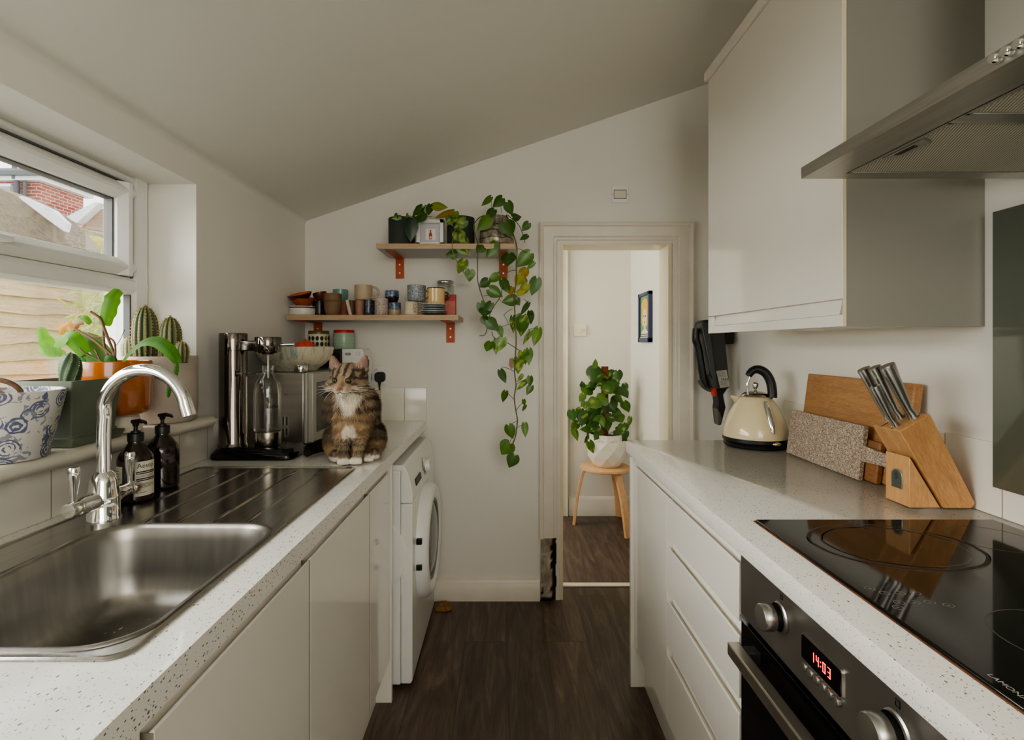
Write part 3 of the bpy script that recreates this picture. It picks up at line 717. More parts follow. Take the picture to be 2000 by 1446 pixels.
def mesh_filter_mat():
    m,t,b=newmat('grease_filter'); s=nd(t,'SeparateXYZ',{0:nd(t,'TexCoord').outputs['Object']}).outputs
    wv=nd(t,'Math',{0:math_(t,'MULTIPLY',math_(t,'SUBTRACT',s[0],math_(t,'MULTIPLY',s[1],.47)),2*PI/.0050)},operation='SINE').outputs[0]
    wx_=nd(t,'Math',{0:math_(t,'MULTIPLY',s[1],2*PI/.004)},operation='SINE').outputs[0]
    f=math_(t,'ADD',math_(t,'MULTIPLY',wv,.5),math_(t,'MULTIPLY',wx_,.12))
    c=ramp(t,math_(t,'ADD',.5,math_(t,'MULTIPLY',f,.5)),[(.2,S(124,120,106)),(.75,S(230,226,210))])
    setp(t,b,color=c,rough=.5,metal=.1,normal=bump(t,f,.3,.001)); return m
gfm=mesh_filter_mat()
for y0,y1 in ((.842,1.092),(.572,.815)):
    f=obj('grease_filter',MB().box(.710,XR-.034,y0,y1,HZ+.0015,HZ+.004),gfm,hd,smooth=None)
    obj('filter_frame',MB().box(.708,.716,y0,y1,HZ-.001,HZ+.003).box(.708,XR-.034,y1-.006,y1+.002,HZ-.001,HZ+.003).box(.708,XR-.034,y0-.002,y0+.006,HZ-.001,HZ+.003),hood_steel,f,bev=.0008)
    ym=(y0+y1)/2-.01
    obj('filter_latch',MB().prism([(.718,ym-.05),(.745,ym-.035),(.745,ym+.035),(.718,ym+.05)],HZ-.0025,HZ+.002,'xy'),hood_steel,f,bev=.0015)
    obj('latch_recess',MB().prism([(.722,ym-.024),(.732,ym-.02),(.732,ym+.02),(.722,ym+.024)],HZ-.0032,HZ-.002,'xy'),black_pl,f)
obj('filter_divider',MB().box(.708,XR-.034,.8165,.8405,HZ-.0005,HZ+.004),hood_steel,hd,bev=.0005)
for k in range(5):
    obj('knob',MB().lathe([(0,0),(.0062,0),(.0068,.002),(.0068,.008),(.0055,.0105),(0,.011)],(HX,.677-.0165*k,HZ+.012),20,(-1,0,0)),chrome,hd,smooth=40)
# ---- wall cabinet
wc=thing('wall_cabinet','glossy cream wall cabinet over the kettle','cabinet',(.95,1.62,1.34))
CXF=.780; CY0,CY1=1.222,2.034
CZ0,CZ1=1.339,2.312
obj('carcass',MB().box(CXF+.016,XR,CY0+.018,CY1,CZ0+.03,CZ1),gloss,wc)
sp_=obj('side_panel',MB().box(CXF+.0102,XR,CY0,CY0+.018,CZ0,CZ1+.02),gloss_shaded,wc)
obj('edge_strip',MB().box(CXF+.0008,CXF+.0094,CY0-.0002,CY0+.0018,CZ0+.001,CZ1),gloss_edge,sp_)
obj('door',MB().box(CXF,CXF+.0095,CY0+.001,CY1-.002,1.404,CZ1),gloss,wc,bev=.001)
rl=MB().box(CXF,CXF+.0095,CY0+.001,CY1-.002,CZ0,1.366).box(CXF,CXF+.0095,1.99,CY1-.002,1.366,1.402)
rl.prism([(CXF+.016,1.367),(CXF+.004,1.367),(CXF+.013,1.406),(CXF+.016,1.406)],CY0+.0185,1.99,'xz')
obj('handle_rail',rl,gloss,wc,bev=.0008)
obj('base_panel',MB().box(CXF+.010,XR,CY0+.018,CY1,CZ0+.006,CZ0+.03),gloss,wc)
obj('top_rail',MB().box(CXF-.012,CXF+.004,CY0,CY1+.01,CZ1+.002,CZ1+.035),gloss,wc,bev=.001)
o=obj('under_cabinet_light',MB().lathe([(0,0),(.034,0),(.038,.003),(.038,.008),(0,.008)],(.90,1.56,CZ0-.002),40),white_pl,smooth=40); tag(o,'round white light fitted under the wall cabinet','light')
# ---- splashback
o=obj('glass_splashback',MB().box(XR-.014,XR-.0082,-.2,1.188,.976,1.595),M('grey_green_glass',S(92,98,86),.09,var=.03,spec=.6),smooth=None,bev=.001); tag(o,'grey-green glass splashback on the wall behind the hob','splashback')
# ================= things on the right worktop =================
def cone_r(prof,z):
    for (r0,z0),(r1,z1) in zip(prof,prof[1:]):
        if z0<=z<=z1 and z1>z0: return r0+(r1-r0)*(z-z0)/(z1-z0)
    return prof[-1][0]
kx,ky=.955,2.02
kt=thing('electric_kettle','cream pyramid kettle with black arched handle on black base','kettle',(kx,ky,ZW))
cream=M('cream_enamel',S(214,200,162),.16,var=.02,coat=.4)
obj('power_base',MB().lathe([(0,0),(.104,0),(.112,.004),(.114,.012),(.108,.018),(0,.018)],(kx,ky,ZW),48),black_pl,kt,smooth=40)
obj('base_band',MB().lathe([(0,.019),(.112,.019),(.117,.024),(.117,.036),(0,.036)],(kx,ky,ZW),48),black_pl,kt,smooth=40)
KP=[(.1165,.0365),(.1175,.045),(.1155,.060),(.110,.080),(.1015,.104),(.091,.128),(.0785,.152),(.066,.172),(.056,.184),(.047,.190)]
kb=obj('body',MB().lathe([(0,.0365)]+KP+[(0,.190)],(kx,ky,ZW),56),cream,kt,smooth=50)
obj('lid',MB().lathe([(.050,.189),(.049,.193),(.040,.2015),(.022,.207),(0,.2085)],(kx,ky,ZW),40),nickel if False else M('lid_steel',(.42,.38,.32),.14,1),kt,smooth=40)
kn=obj('lid_knob',MB().lathe([(0,.207),(.011,.207),(.007,.212),(.005,.216),(.009,.221),(.0135,.229),(.0125,.238),(.006,.243),(0,.244)],(kx,ky,ZW),24),chrome,kt,smooth=50)
hp=smooth_path([(kx-.036,ky-.02,ZW+.196),(kx-.040,ky-.02,ZW+.232),(kx-.030,ky-.02,ZW+.266)],6)
obj('handle_stem',MB().tube(hp,.0042,12),chrome,kt,smooth=50); obj('handle_pivot',MB().tube([(kx+.046,ky-.035,ZW+.186),(kx+.040,ky-.04,ZW+.166)],.006,12),chrome,kt,smooth=50)
hp=smooth_path([(kx-.036,ky-.02,ZW+.268),(kx-.020,ky-.02,ZW+.287),(kx+.002,ky-.022,ZW+.292),(kx+.027,ky-.026,ZW+.278),(kx+.043,ky-.030,ZW+.248),(kx+.048,ky-.034,ZW+.212),(kx+.047,ky-.036,ZW+.186)],6)
obj('handle',MB().tube(hp,[.0115]+[.013+.004*min(1,i/14) for i in range(len(hp)-1)],16),black_pl,kt,smooth=60)
def on_kettle(a,z,off=0): r=cone_r(KP,z)+off; return V((kx+r*math.cos(a),ky+r*math.sin(a),ZW+z))
ga=-PI/2+.08
gp=[on_kettle(ga+.0*(k/8),.062+.112*k/8,.001) for k in range(9)]
wg=obj('water_gauge',MB().tube(gp,[.006,.0105,.0115,.0115,.0115,.0115,.0115,.0105,.006],14),chrome,kt,smooth=50)
obj('gauge_window',MB().tube([q+V((.0005,-.0055,.002)) for q in gp[1:-1]],[.004]+[.0068]*5+[.004],12),M('gauge_glass',S(130,124,108),.12),wg,smooth=50)
sw=on_kettle(-PI/2+.20,.04)
obj('switch',MB().ell((sw.x,sw.y-.001,ZW+.026),(.017,.010,.0075)),M('switch_steel',(.62,.58,.50),.2,1),kt,smooth=60)
obj('spout',MB().loft([[V((kx-.052,ky+.03+q,ZW+.158+z)) for q,z in ((-.028,0),(0,-.016),(.028,0),(.0,.026))],[V((kx-.072,ky+.05+q,ZW+.184+z)) for q,z in ((-.008,0),(0,-.003),(.008,0),(0,.004))]]),cream,kt,smooth=50)
cb=smooth_path([(kx+.112,ky+.0,ZW+.008),(kx+.125,ky-.05,ZW+.005),(1.085,1.93,ZW+.006),(1.090,1.85,ZW+.005)],8)
obj('cable',MB().tube(cb,.0038,8),black_pl,kt)
# ---- boards leaning on the wall
def leaning(mb_fn,mat,name,label,cat,xb,xt,zt,**k):
    # local frame: u along -y (towards the camera), w up the leaning face, t thickness into the wall side
    a=math.atan2(xt-xb,zt-ZW)
    o=obj(name,mb_fn(),mat,None,bev=.004,**k)
    o.matrix_world=Matrix.Translation((xb,0,ZW+.0015))@Matrix.Rotation(a,4,'Y')
    return tag(o,label,cat)
def bd_(): # thick wooden board: local x thickness, y world, z up
    return MB().box(0,.026,1.385,1.876,0,.285)
leaning(bd_,oak,'chopping_board','large wooden chopping board leaning against the tiled wall','chopping board',1.037,1.074,1.19)
leaning(lambda:MB().box(0,.017,1.452,1.80,0,.115),oak_d,'wooden_board','small dark wooden board sandwiched behind the terrazzo board','chopping board',1.0175,1.0325,1.03)
def tz():
    mb=MB()
    ol=[(1.875,0),(1.880,.006),(1.880,.150),(1.876,.155),(1.505,.155),(1.500,.150),(1.498,.100),(1.445,.096),(1.398,.094),(1.392,.088),(1.392,.066),(1.398,.060),(1.445,.058),(1.498,.054),(1.496,.004),(1.492,0)]
    return mb.prism([(y,z) for y,z in ol],0,.015,'yz')
leaning(tz,terrazzo,'terrazzo_board','speckled terrazzo serving board with stub handle, in front of the wooden boards','serving board',.9985,1.019,1.065)
# ---- knife block
kd=1.238
kb=thing('knife_block','beech knife block holding steel knives beside the hob','knife block',(1.02,1.27,ZW))
obj('slanted_block',MB().prism([(.921,1.094),(.993,1.134),(1.099,.925),(1.0905,.913),(1.026,.913)],kd-.004,kd+.088,'xz'),beech,kb,bev=.002)
obj('front_block',MB().prism([(.949,.913),(.949,1.032),(1.021,.913)],kd+.001,kd+.080,'xz'),beech_l,kb,bev=.0015)
ax=V((-.4524,0,.8918)); top0=V((.921,0,1.094)); tv=V((.072,0,.040))
for u,y in ((.14,1.262),(.14,1.296),(.46,1.318),(.54,1.287),(.68,1.258)):
    q=top0+tv*u; sl=MB(); sl.loft([[q+V((0,yy,0))+tv.normalized()*w_+V((-.0005,0,.0009)) for yy,w_ in ((y-.0012,-.011),(y+.0012,-.011),(y+.0012,.011),(y-.0012,.011))]],True,False); obj('slot',sl,black_pl,kb,smooth=None)
def plaque(r,off,mat,nm,par):
    pts=[(y,z) for y,z in ((kd+.040-r,.950),(kd+.040+r,.950),(kd+.040+r,.978))]+[(kd+.040+r*math.cos(a),.978+r*math.sin(a)) for a in [PI*k/10 for k in range(1,10)]]+[(kd+.040-r,.978)]
    return obj(nm,MB().prism(pts,.949-off,.9492,'yz'),mat,par,bev=.0005)
pq=plaque(.0185,.0022,knob_m,'badge',kb); plaque(.0155,.0026,M('badge_grey',S(92,98,92),.35,.4),'badge_face',pq)
lt=text_mb('5',.020,'CENTER',lambda v:V((.9461,kd+.040-v.x,.972+v.y))); obj('emblem',lt,black_pl,pq,smooth=None,recalc=False)
lt=text_mb('1847',.006,'CENTER',lambda v:V((.9461,kd+.040-v.x,.956+v.y)))
ax=V((-.435,.0,.90)).normalized()
knife_st=M('knife_steel',(.40,.39,.36),.24,1,var=.06,vs=30)
def knife(lab,base,L,w,up=0):
    t=thing('kitchen_knife',lab,'knife',base,'steel knives in the knife block')
    b=V(base); sd=V((0,1,0)); fw=ax.cross(sd).normalized()
    rings=[]
    for s_,a_,b_ in ((-.004,.007,.010),(.006,.0062,.0085),(.020,.0055,.0072),(.35*L,.0062,.0092),(.7*L,.0075,.0112),(.96*L,.0092,.0138),(L,.0088,.0132)):
        c=b+ax*s_+fw*(-.004 if s_<.015 else 0)
        rings.append([c+(sd*math.cos(2*PI*k/16)*a_+fw*math.sin(2*PI*k/16)*b_)*w for k in range(16)])
    obj('handle',MB().loft(rings),knife_st,t,smooth=45)
    obj('blade',MB().loft([[b+ax*-.03+sd*q+fw*e for q,e in ((-.0008,-.008),(.0008,-.008),(.0008,.008),(-.0008,.008))],[b+ax*.0+sd*q+fw*e for q,e in ((-.0008,-.009),(.0008,-.009),(.0008,.009),(-.0008,.009))]]),chrome,t,smooth=None)
q=lambda u,y: tuple(V((.921,y,1.094))+V((.072,0,.040))*u+ax*.004)
knife('small steel knife, lowest of the handles in the knife block',q(.14,1.262),.105,.95)
knife('left rear steel knife, one of the two tall handles at the back of the block',q(.46,1.318),.134,1.2)
knife('middle tall steel knife between the left rear handle and the right one in the block',q(.54,1.287),.136,1.2)
knife('steel knife with the broadest handle, farthest right in the knife block',q(.68,1.258),.136,1.38)
# ---- handheld vacuum on the back wall
d0=2.46
vc=thing('handheld_vacuum','black handheld vacuum hung nose-down in the corner by the doorway','vacuum cleaner',(X_(1400,d0),d0,Z_(730,d0)))
def zx(x,y,d=d0): # crop coordinates of the close-up
    return (X_(1340+x/4.82,d),Z_(600+y/4.82,d))
obj('body',MB().prism([zx(*p) for p in ((150,150),(175,120),(330,110),(360,180),(415,745),(405,770),(300,775),(275,765),(225,500),(140,180))],d0,d0+.10,'xz'),dark_pl,vc,bev=.008)
obj('spine',MB().prism([zx(*p) for p in ((138,175),(150,150),(205,150),(290,770),(240,765),(205,640),(235,670),(215,560))],d0-.012,d0+.06,'xz'),M('spine_grey',S(66,68,66),.4),vc,bev=.006)
g=[zx(*p) for p in ((118,200),(112,300),(135,380),(165,560),(190,700),(215,760))]
hv=obj('handle',MB().tube(smooth_path([(a,d0+.03,b) for a,b in g],5),[.013]*26,12,flat=1.4),black_pl,vc,smooth=50)
obj('handle_hook',MB().tube(smooth_path([(a,d0+.03,b) for a,b in [zx(*p) for p in ((150,690),(165,725),(205,765),(260,790),(300,790))]],5),.010,12),M('hook_grey',S(84,82,78),.4),vc,smooth=50)
obj('release_button',MB().prism([zx(*p) for p in ((246,765),(270,755),(286,830),(262,842))],d0-.014,d0+.03,'xz'),red_m,vc,bev=.003)
obj('neck',MB().prism([zx(*p) for p in ((290,770),(410,765),(365,830),(390,950),(345,1120),(318,1115),(303,960),(310,900))],d0+.015,d0+.075,'xz'),black_pl,vc,bev=.006)
obj('crevice_nozzle',MB().prism([zx(*p) for p in ((300,955),(330,1000),(345,1050),(330,1118),(312,1118))],d0+.008,d0+.06,'xz'),M('nozzle_grey',S(96,94,88),.4),vc,bev=.004)
lb=obj('rating_label',MB().prism([zx(*p) for p in ((283,602),(380,592),(410,748),(320,762))],d0-.0012,d0+.002,'xz'),M('silver_label',S(176,172,162),.4),vc,smooth=None)
tx_=MB()
for r in range(13):
    if r in (5,): continue
    y=612+r*11; a=290+r*2.7+4; b=a+R.uniform(60,80) if r not in (6,7) else a+85
    if r in (6,7):
        for k in range(4): tx_.prism([zx(*p) for p in ((a+18+k*17,y-r),(a+28+k*17,y-1-r),(a+29+k*17,y+6-r),(a+19+k*17,y+7-r))],d0-.0018,d0-.001,'xz')
    else: tx_.prism([zx(*p) for p in ((a,y),(b,y-9),(b+1,y-6.5),(a+1,y+2.5))],d0-.0018,d0-.001,'xz')
obj('label_print',tx_,ink,lb,smooth=None)
obj('wall_bracket',MB().box(X_(1400,2.6),X_(1425,2.6),d0+.09,YB,1.30,1.38),black_pl,vc,bev=.004)
# ---- switches and sockets
def plate(x0,x1,y0,y1,Yw,t=.008): return MB().box(X_(x0,Yw),X_(x1,Yw),Yw-t,Yw,Z_(y1,Yw),Z_(y0,Yw))
fs=thing('fused_switch','white fused switch high on the wall above the doorway','switch',(X_(1210,YB),YB,Z_(380,YB)))
obj('plate',plate(1194,1227,364,397,YB),white_pl,fs,bev=.002)
obj('rocker',plate(1199,1222,373,388,YB,.0105),M('switch_cream',S(222,214,196),.35),fs,bev=.001)
obj('surround',MB().box(X_(1198,YB),X_(1223,YB),YB-.0088,YB-.0075,Z_(389.5,YB),Z_(371.5,YB)),grey_pl,fs,smooth=None)
for x in (1196.5,1224.5): obj('screw',MB().cyl((X_(x,YB),YB-.0095,Z_(380.5,YB)),(X_(x,YB),YB-.007,Z_(380.5,YB)),.0022,n=10),grey_pl,fs)
ls=thing('light_switch','cream light switch on the far hallway wall','switch',(X_(1132,4.0),4.0,Z_(645,4.0)))
obj('plate',plate(1121,1144,633,657,4.0,.012),M('switch_ivory',S(240,232,210),.35),ls,bev=.002)
obj('rocker',plate(1130,1136,641,650,4.0,.017),M('switch_ivory2',S(232,224,200),.3),ls,bev=.001)
for x in (1124.5,1140.5): obj('screw',MB().cyl((X_(x,4),3.986,Z_(645,4)),(X_(x,4),3.993,Z_(645,4)),.0028,n=10),dark_pl,ls)
ds=thing('double_socket','white double wall socket above the tiles behind the cat','socket',(X_(738,YB),YB,Z_(734,YB)))
obj('plate',plate(712,757,716,752,YB,.009),white_pl,ds,bev=.002)
for x in (717,733): obj('socket_switch',plate(x,x+5,720,724,YB,.012),M('sock_sw',S(214,206,198),.3),ds)
for i,(x,lab) in enumerate(((715,'black plug in the left socket, half hidden behind the cat'),(742,'black plug in the right socket with its cable going down'))):
    pg=thing('mains_plug',lab,'plug',(X_(x,YB-.02),YB-.02,Z_(738,YB)),'black plugs in the double socket')
    xx=X_(x,YB-.02); z=Z_(737,YB-.02)
    obj('plug_body',MB().loft([rr_ for rr_ in ([V((p.x,YB-.0095,p.y)) for p in rr(xx-.026,xx+.026,z-.024,z+.026,.016,0)],[V((p.x,YB-.03,p.y)) for p in rr(xx-.025,xx+.025,z-.024,z+.025,.016,0)],[V((p.x,YB-.042,p.y)) for p in rr(xx-.019,xx+.019,z-.018,z+.018,.012,0)])]),black_pl,pg,smooth=40)
    obj('cable',MB().tube(smooth_path([(xx,YB-.03,z-.02),(xx,YB-.03,z-.05),(xx+.0,YB-.032,z-.08),(xx-.02,YB-.03,ZW+.01)],5),[.008,.008,.007,.006,.005,.0045]+[.004]*10,10),black_pl,pg)
# ---- hallway: picture, stool, potted plant are built with the plants
pc=thing('framed_picture','dark blue framed print of a yellow-haired face on the hallway wall','picture',(.948,3.54,1.48))
py0,py1,pz0,pz1=3.405,3.685,1.312,1.645
blue=M('navy_frame',S(56,66,104),.4)
obj('frame',MB().box(.922,.948,py0,py0+.028,pz0,pz1).box(.922,.948,py1-.028,py1,pz0,pz1).box(.922,.948,py0,py1,pz0,pz0+.03).box(.922,.948,py0,py1,pz1-.022,pz1),blue,pc,bev=.002)
pr=obj('print',MB().box(.934,.940,py0+.02,py1-.02,pz0+.02,pz1-.015),M('print_green',S(120,158,120),.5,var=.02),pc,smooth=None)
def art(nm,pts,c,off): obj(nm,MB().prism(pts,.934-off,.9341,'yz'),M('art_'+nm,c,.5,var=.02),pr,smooth=None)
yc=3.545
def elp(cy,cz,a,b,n=24): return [(cy+a*math.cos(2*PI*k/n),cz+b*math.sin(2*PI*k/n)) for k in range(n)]
art('hair',[(yc-.085,1.45),(yc-.08,1.54)]+[(yc-.085*math.cos(a),1.545+.062*math.sin(a)) for a in [PI*k/10 for k in range(1,10)]]+[(yc+.08,1.54),(yc+.085,1.45),(yc+.06,1.42),(yc-.06,1.42)],S(226,184,84),.0008)
art('face',elp(yc,1.475,.048,.062),S(232,214,190),.0014)
art('neck',[(yc-.02,1.36),(yc+.02,1.36),(yc+.022,1.43),(yc-.022,1.43)],S(228,208,182),.0012)
art('shirt',[(yc-.11,1.345),(yc+.11,1.345),(yc+.07,1.385),(yc+.02,1.40),(yc,1.375),(yc-.02,1.40),(yc-.07,1.385)],S(236,232,222),.0016)
art('shirt_base',[(yc-.118,1.333),(yc+.118,1.333),(yc+.118,1.352),(yc-.118,1.352)],S(236,232,222),.0017)
st=MB()
for z in (1.336,1.349,1.362): st.box(.9318,.932,py0+.03,py1-.03,z,z+.006)
obj('stripes',st,M('art_stripe',S(96,88,76),.5),pr,smooth=None)
ey=MB()
for s_ in (-1,1): ey.prism(elp(yc+.02*s_,1.487,.006,.0075,10),.9315,.9325,'yz')
ey.prism(elp(yc,1.445,.012,.003,10),.9315,.9325,'yz'); obj('features',ey,ink,pr,smooth=None)

pk=obj('wall_chip',MB().prism([(X_(x,YB),Z_(y,YB)) for x,y in ((995,701),(1001,699),(1004,708),(1003,718),(998,721),(994,713))],YB-.0025,YB,'xz'),M('pink_plaster',S(196,158,146),.8,var=.1),bev=.0006); tag(pk,'small pinkish chip on the back wall behind the trailing vine','wall chip')
# ================= left worktop and window sill =================
def bottle(lab,x,y,withlabel):
    t=thing('pump_bottle',lab,'soap bottle',(x,y,ZW+.001),'amber pump bottles by the sink')
    z0=ZW+.0016
    obj('bottle',MB().lathe([(0,0),(.034,0),(.038,.003),(.0395,.010),(.0395,.100),(.038,.108),(.033,.118),(.025,.129),(.0195,.137),(.0165,.142),(.016,.150),(0,.150)],(x,y,z0),40),amber_m,t,smooth=45)
    pm=obj('pump',MB().lathe([(0,.146),(.0175,.146),(.0178,.164),(.0165,.166),(.011,.167),(.010,.171),(.0045,.172),(.0045,.186),(0,.186)],(x,y,z0),24),black_pl,t,smooth=40)
    d=V((.96,-.28,0)).normalized(); c=V((x,y,z0+.193))
    obj('nozzle',MB().lathe([(0,-.010),(.0065,-.010),(.0075,-.004),(.010,.001),(.0,.003)],c,16).tube([c-d*.011+V((0,0,.000)),c+d*.012+V((0,0,.003)),c+d*.030+V((0,0,.001)),c+d*.034+V((0,0,-.003))],[.005,.0055,.004,.003],10),black_pl,pm,smooth=50)
    if withlabel:
        r=.0399; cyl=lambda a,z,o=0: V((x+(r+o)*math.cos(a),y+(r+o)*math.sin(a),z0+z))
        def band(a0,a1,za,zb,o=0,n=16): 
            m=MB(); m.loft([[cyl(a0+(a1-a0)*k/n,za,o),cyl(a0+(a1-a0)*k/n,zb,o)] for k in range(n+1)],False,False,closed=False); return m
        a0,a1=-PI/2+.55,-PI/2+1.85
        lb=obj('label',band(a0,a1,.016,.100),label_m,t,smooth=60); obj('side_label',band(-PI/2-.95,-PI/2-.12,.030,.090),label_m,t,smooth=60)
        def tx(body,size,a,z): return text_mb(body,size,f=lambda v:cyl(a+v.x/r,z+v.y,.0004))
        obj('brand_lettering',tx('A\u00ebsop.',.0155,a0+.12,.0845),ink,lb,smooth=None,recalc=False)
        fine=MB()
        for za,zb in ((.0695,.0765),(.0525,.0595)): 
            m=band(a0+.09,a1-.08,za,zb,.0003); fine.add(m.v,m.f)
        obj('label_bars',fine,ink,lb,recalc=False)
        k2=MB()
        for i,z in enumerate((.0625,.0655,.0455,.0425,.0395,.0365,.024)):
            m=band(a0+.09,a1-.12-.25*(i%3==2)-(.5 if i==6 else 0),z,z+.0011,.0003); k2.add(m.v,m.f)
        for i in range(6):
            m=band(-PI/2-.80,-PI/2-.28-.1*(i%2),.048+i*.006,.0492+i*.006,.0003); k2.add(m.v,m.f)
        obj('fine_print',k2,M('ink_grey',S(90,86,80),.6),lb,recalc=False)
        w=MB()
        for z in (.0722,.0552):
            m=band(a0+.13,a1-.2,z,z+.0014,.0006); w.add(m.v,m.f)
        obj('bar_print',w,label_m,lb,recalc=False)
    return t
bottle('amber pump soap bottle with a cream printed label, nearer the tap',-.918,1.308,True)
bottle('unlabelled dark amber pump bottle behind the labelled one',-.928,1.425,False)
# ---- carbonator
cx_,cy_=-.952,1.842
cb=thing('sparkling_water_maker','black chrome sparkling water maker with a clear bottle bay','water carbonator',(-.85,1.84,ZW))
def rrect(x0,x1,y0,y1,r,z): return rr(x0,x1,y0,y1,r,z,5)
obj('base',MB().loft([rrect(-.994,-.712,1.752,1.915,.03,ZW+.001),rrect(-.996,-.710,1.750,1.917,.03,ZW+.006),rrect(-.994,-.712,1.752,1.915,.03,ZW+.018),rrect(-.982,-.724,1.764,1.903,.03,ZW+.034),rrect(-.978,-.728,1.768,1.899,.03,ZW+.036)]),black_gl,cb,smooth=40)
obj('column',MB().lathe([(0,.034),(.050,.034),(.0475,.042),(.0455,.046),(.0455,.365),(.0448,.3655),(.0448,.367),(.0455,.3675),(.0455,.422),(.044,.426),(.030,.4275),(0,.4275)],(cx_,cy_,ZW),48),nickel,cb,smooth=40)
hx=-.828
obj('bracket',MB().box(cx_+.02,hx-.03,cy_-.024,cy_+.014,1.274,1.310),nickel,cb,bev=.004)
hd=obj('head',MB().lathe([(0,0),(.018,0),(.020,.004),(.030,.0045),(.032,.009),(.0425,.010),(.0435,.012),(.0435,.058),(.042,.061),(0,.062)],(hx,cy_-.005,1.262),48),nickel,cb,smooth=40)
obj('lever',MB().tube([(hx+.03,cy_,1.295),(hx+.088,cy_,1.297)],.0055,12),chrome,hd)
obj('nozzle_tube',MB().tube([(hx,cy_-.005,1.264),(hx,cy_-.005,1.18)],.0032,10),M('tube_pale',S(206,202,192),.3),hd)
lp=obj('bottle_clamp',MB().box(cx_+.036,cx_+.052,cy_-.05,cy_-.044,1.188,1.209).box(cx_+.05,hx-.02,cy_-.049,cy_-.045,1.196,1.199),nickel,cb,bev=.001)
tt=text_mb('aarke',.010,'CENTER',lambda v:V((cx_+.044+v.x*.72,cy_-.0505,1.1955+v.y))); obj('lettering',tt,M('silver_print',S(214,208,196),.3,.5),lp,smooth=None,recalc=False)
bt=thing('carbonating_bottle','clear plastic carbonating bottle with steel base standing under the machine head','bottle',(hx,cy_-.005,ZW+.037))
zb=ZW+.0372
prof=[(.041,.048),(.046,.052),(.0465,.060),(.0465,.165),(.0455,.19),(.041,.212),(.033,.231),(.0235,.245),(.0195,.252),(.019,.262),(.021,.264),(.0195,.267),(.0195,.276)]
obj('bottle',MB().lathe(prof+[(.0175,.276),(.0175,.252),(.0215,.243),(.031,.229),(.039,.210),(.0435,.19),(.0445,.165),(.0445,.06),(.040,.052),(0,.052)],(hx,cy_-.005,zb),44),clear_glass('clear_bottle',(.95,.955,.95),.55,.02,.03),bt,smooth=45)
obj('steel_base',MB().lathe([(0,0),(.0415,0),(.043,.002),(.043,.047),(.041,.049),(0,.049)],(hx,cy_-.005,zb),44),M('bottle_base_steel',(.55,.50,.43),.25,1,var=.05),bt,smooth=40)
r_=.0468; tt=text_mb('aarke',.0195,'CENTER',lambda v:V((hx+r_*math.cos(-PI/2+.74+v.x/r_),cy_-.005+r_*math.sin(-PI/2+.74+v.x/r_),zb+.132+v.y))); obj('lettering',tt,ink,bt,smooth=None,recalc=False)
# ---- microwave facing the aisle
MX0,MX1,MY0,MY1,MZ0,MZ1=-.995,-.748,2.005,2.49,.922,1.188
mw=thing('microwave','steel-sided microwave with pale door, standing in the back left corner','microwave',(-.87,2.25,ZW))
ms=brushed('microwave_steel',(.52,.49,.44),.30,(1.2,1.2,14),.06,.01)
obj('case',MB().box(MX0,MX1-.02,MY0,MY1,MZ0,MZ1),ms,mw,bev=.004)
silver=M('silver_grey',S(176,172,160),.35,.2,var=.03)
obj('front_frame',MB().box(MX1-.0195,MX1-.006,MY0-.001,MY1+.001,MZ0-.002,MZ1+.001),silver,mw,bev=.003)
dr=obj('door',MB().box(MX1-.006,MX1+.016,MY0,2.36,MZ0,MZ1),silver,mw,bev=.004)
obj('door_window',MB().box(MX1+.0155,MX1+.0175,MY0+.035,2.31,MZ0+.035,MZ1-.038),M('microwave_glass',S(60,60,54),.1),dr,bev=.002)
obj('control_strip',MB().box(MX1-.006,MX1+.016,2.362,MY1,MZ0,MZ1),silver,mw,bev=.004)
vt=MB()
for k in range(3):
    for z in (.962,1.006):
        x=-.860+k*.0138
        obj('vent_rim',MB().loft([[V((p.x,MY0-.0012,p.y)) for p in rr(x-.0046,x+.0046,z-.0185,z+.0185,.0044,0)],[V((p.x,MY0+.001,p.y)) for p in rr(x-.0046,x+.0046,z-.0185,z+.0185,.0044,0)]]),silver,mw)
        obj('vent_slot',MB().loft([[V((p.x,MY0-.0016,p.y)) for p in rr(x-.0028,x+.0028,z-.0165,z+.0165,.0027,0)],[V((p.x,MY0+.002,p.y)) for p in rr(x-.0028,x+.0028,z-.0165,z+.0165,.0027,0)]]),dark_pl,mw)
for x in (MX0+.03,MX1-.04):
    for y in (MY0+.03,MY1-.03): obj('foot',MB().cyl((x,y,ZW),(x,y,MZ0+.001),.012),black_pl,mw)
o=obj('steel_cap',MB().lathe([(0,0),(.0245,0),(.0255,.002),(.0255,.026),(.024,.028),(0,.028)],(-.794,2.045,MZ1+.0015),32),M('cap_steel',(.62,.60,.56),.16,1),smooth=40); tag(o,'small round chrome lid lying on the front corner of the microwave','lid')
bwx,bwy=-.862,2.16
bo=thing('ceramic_bowl','wide drip-glazed cream and blue bowl on top of the microwave','bowl',(bwx,bwy,MZ1))
drg=streaky('drip_glaze',S(128,144,142),S(206,198,174),S(216,208,184),(1,1,.16),30)
obj('bowl',MB().lathe([(0,.002),(.085,.002),(.088,.006),(.092,.012),(.118,.030),(.138,.052),(.147,.075),(.1495,.098),(.147,.100),(.143,.097),(.134,.058),(.10,.028),(0,.018)],(bwx,bwy,MZ1),56),drg,bo,smooth=50)
hid=MB()
o=thing('coral_gourd','coral red rounded ribbed fruit showing above the bowl rim','fruit',(bwx+.035,bwy+.01,MZ1+.06))
obj('fruit',MB().ell((bwx+.035,bwy+.01,MZ1+.073),(.052,.048,.053),28,16),M('coral_skin',S(206,80,62),.7,var=.3,vs=60,bmp=.6,bs=160),o,smooth=60)
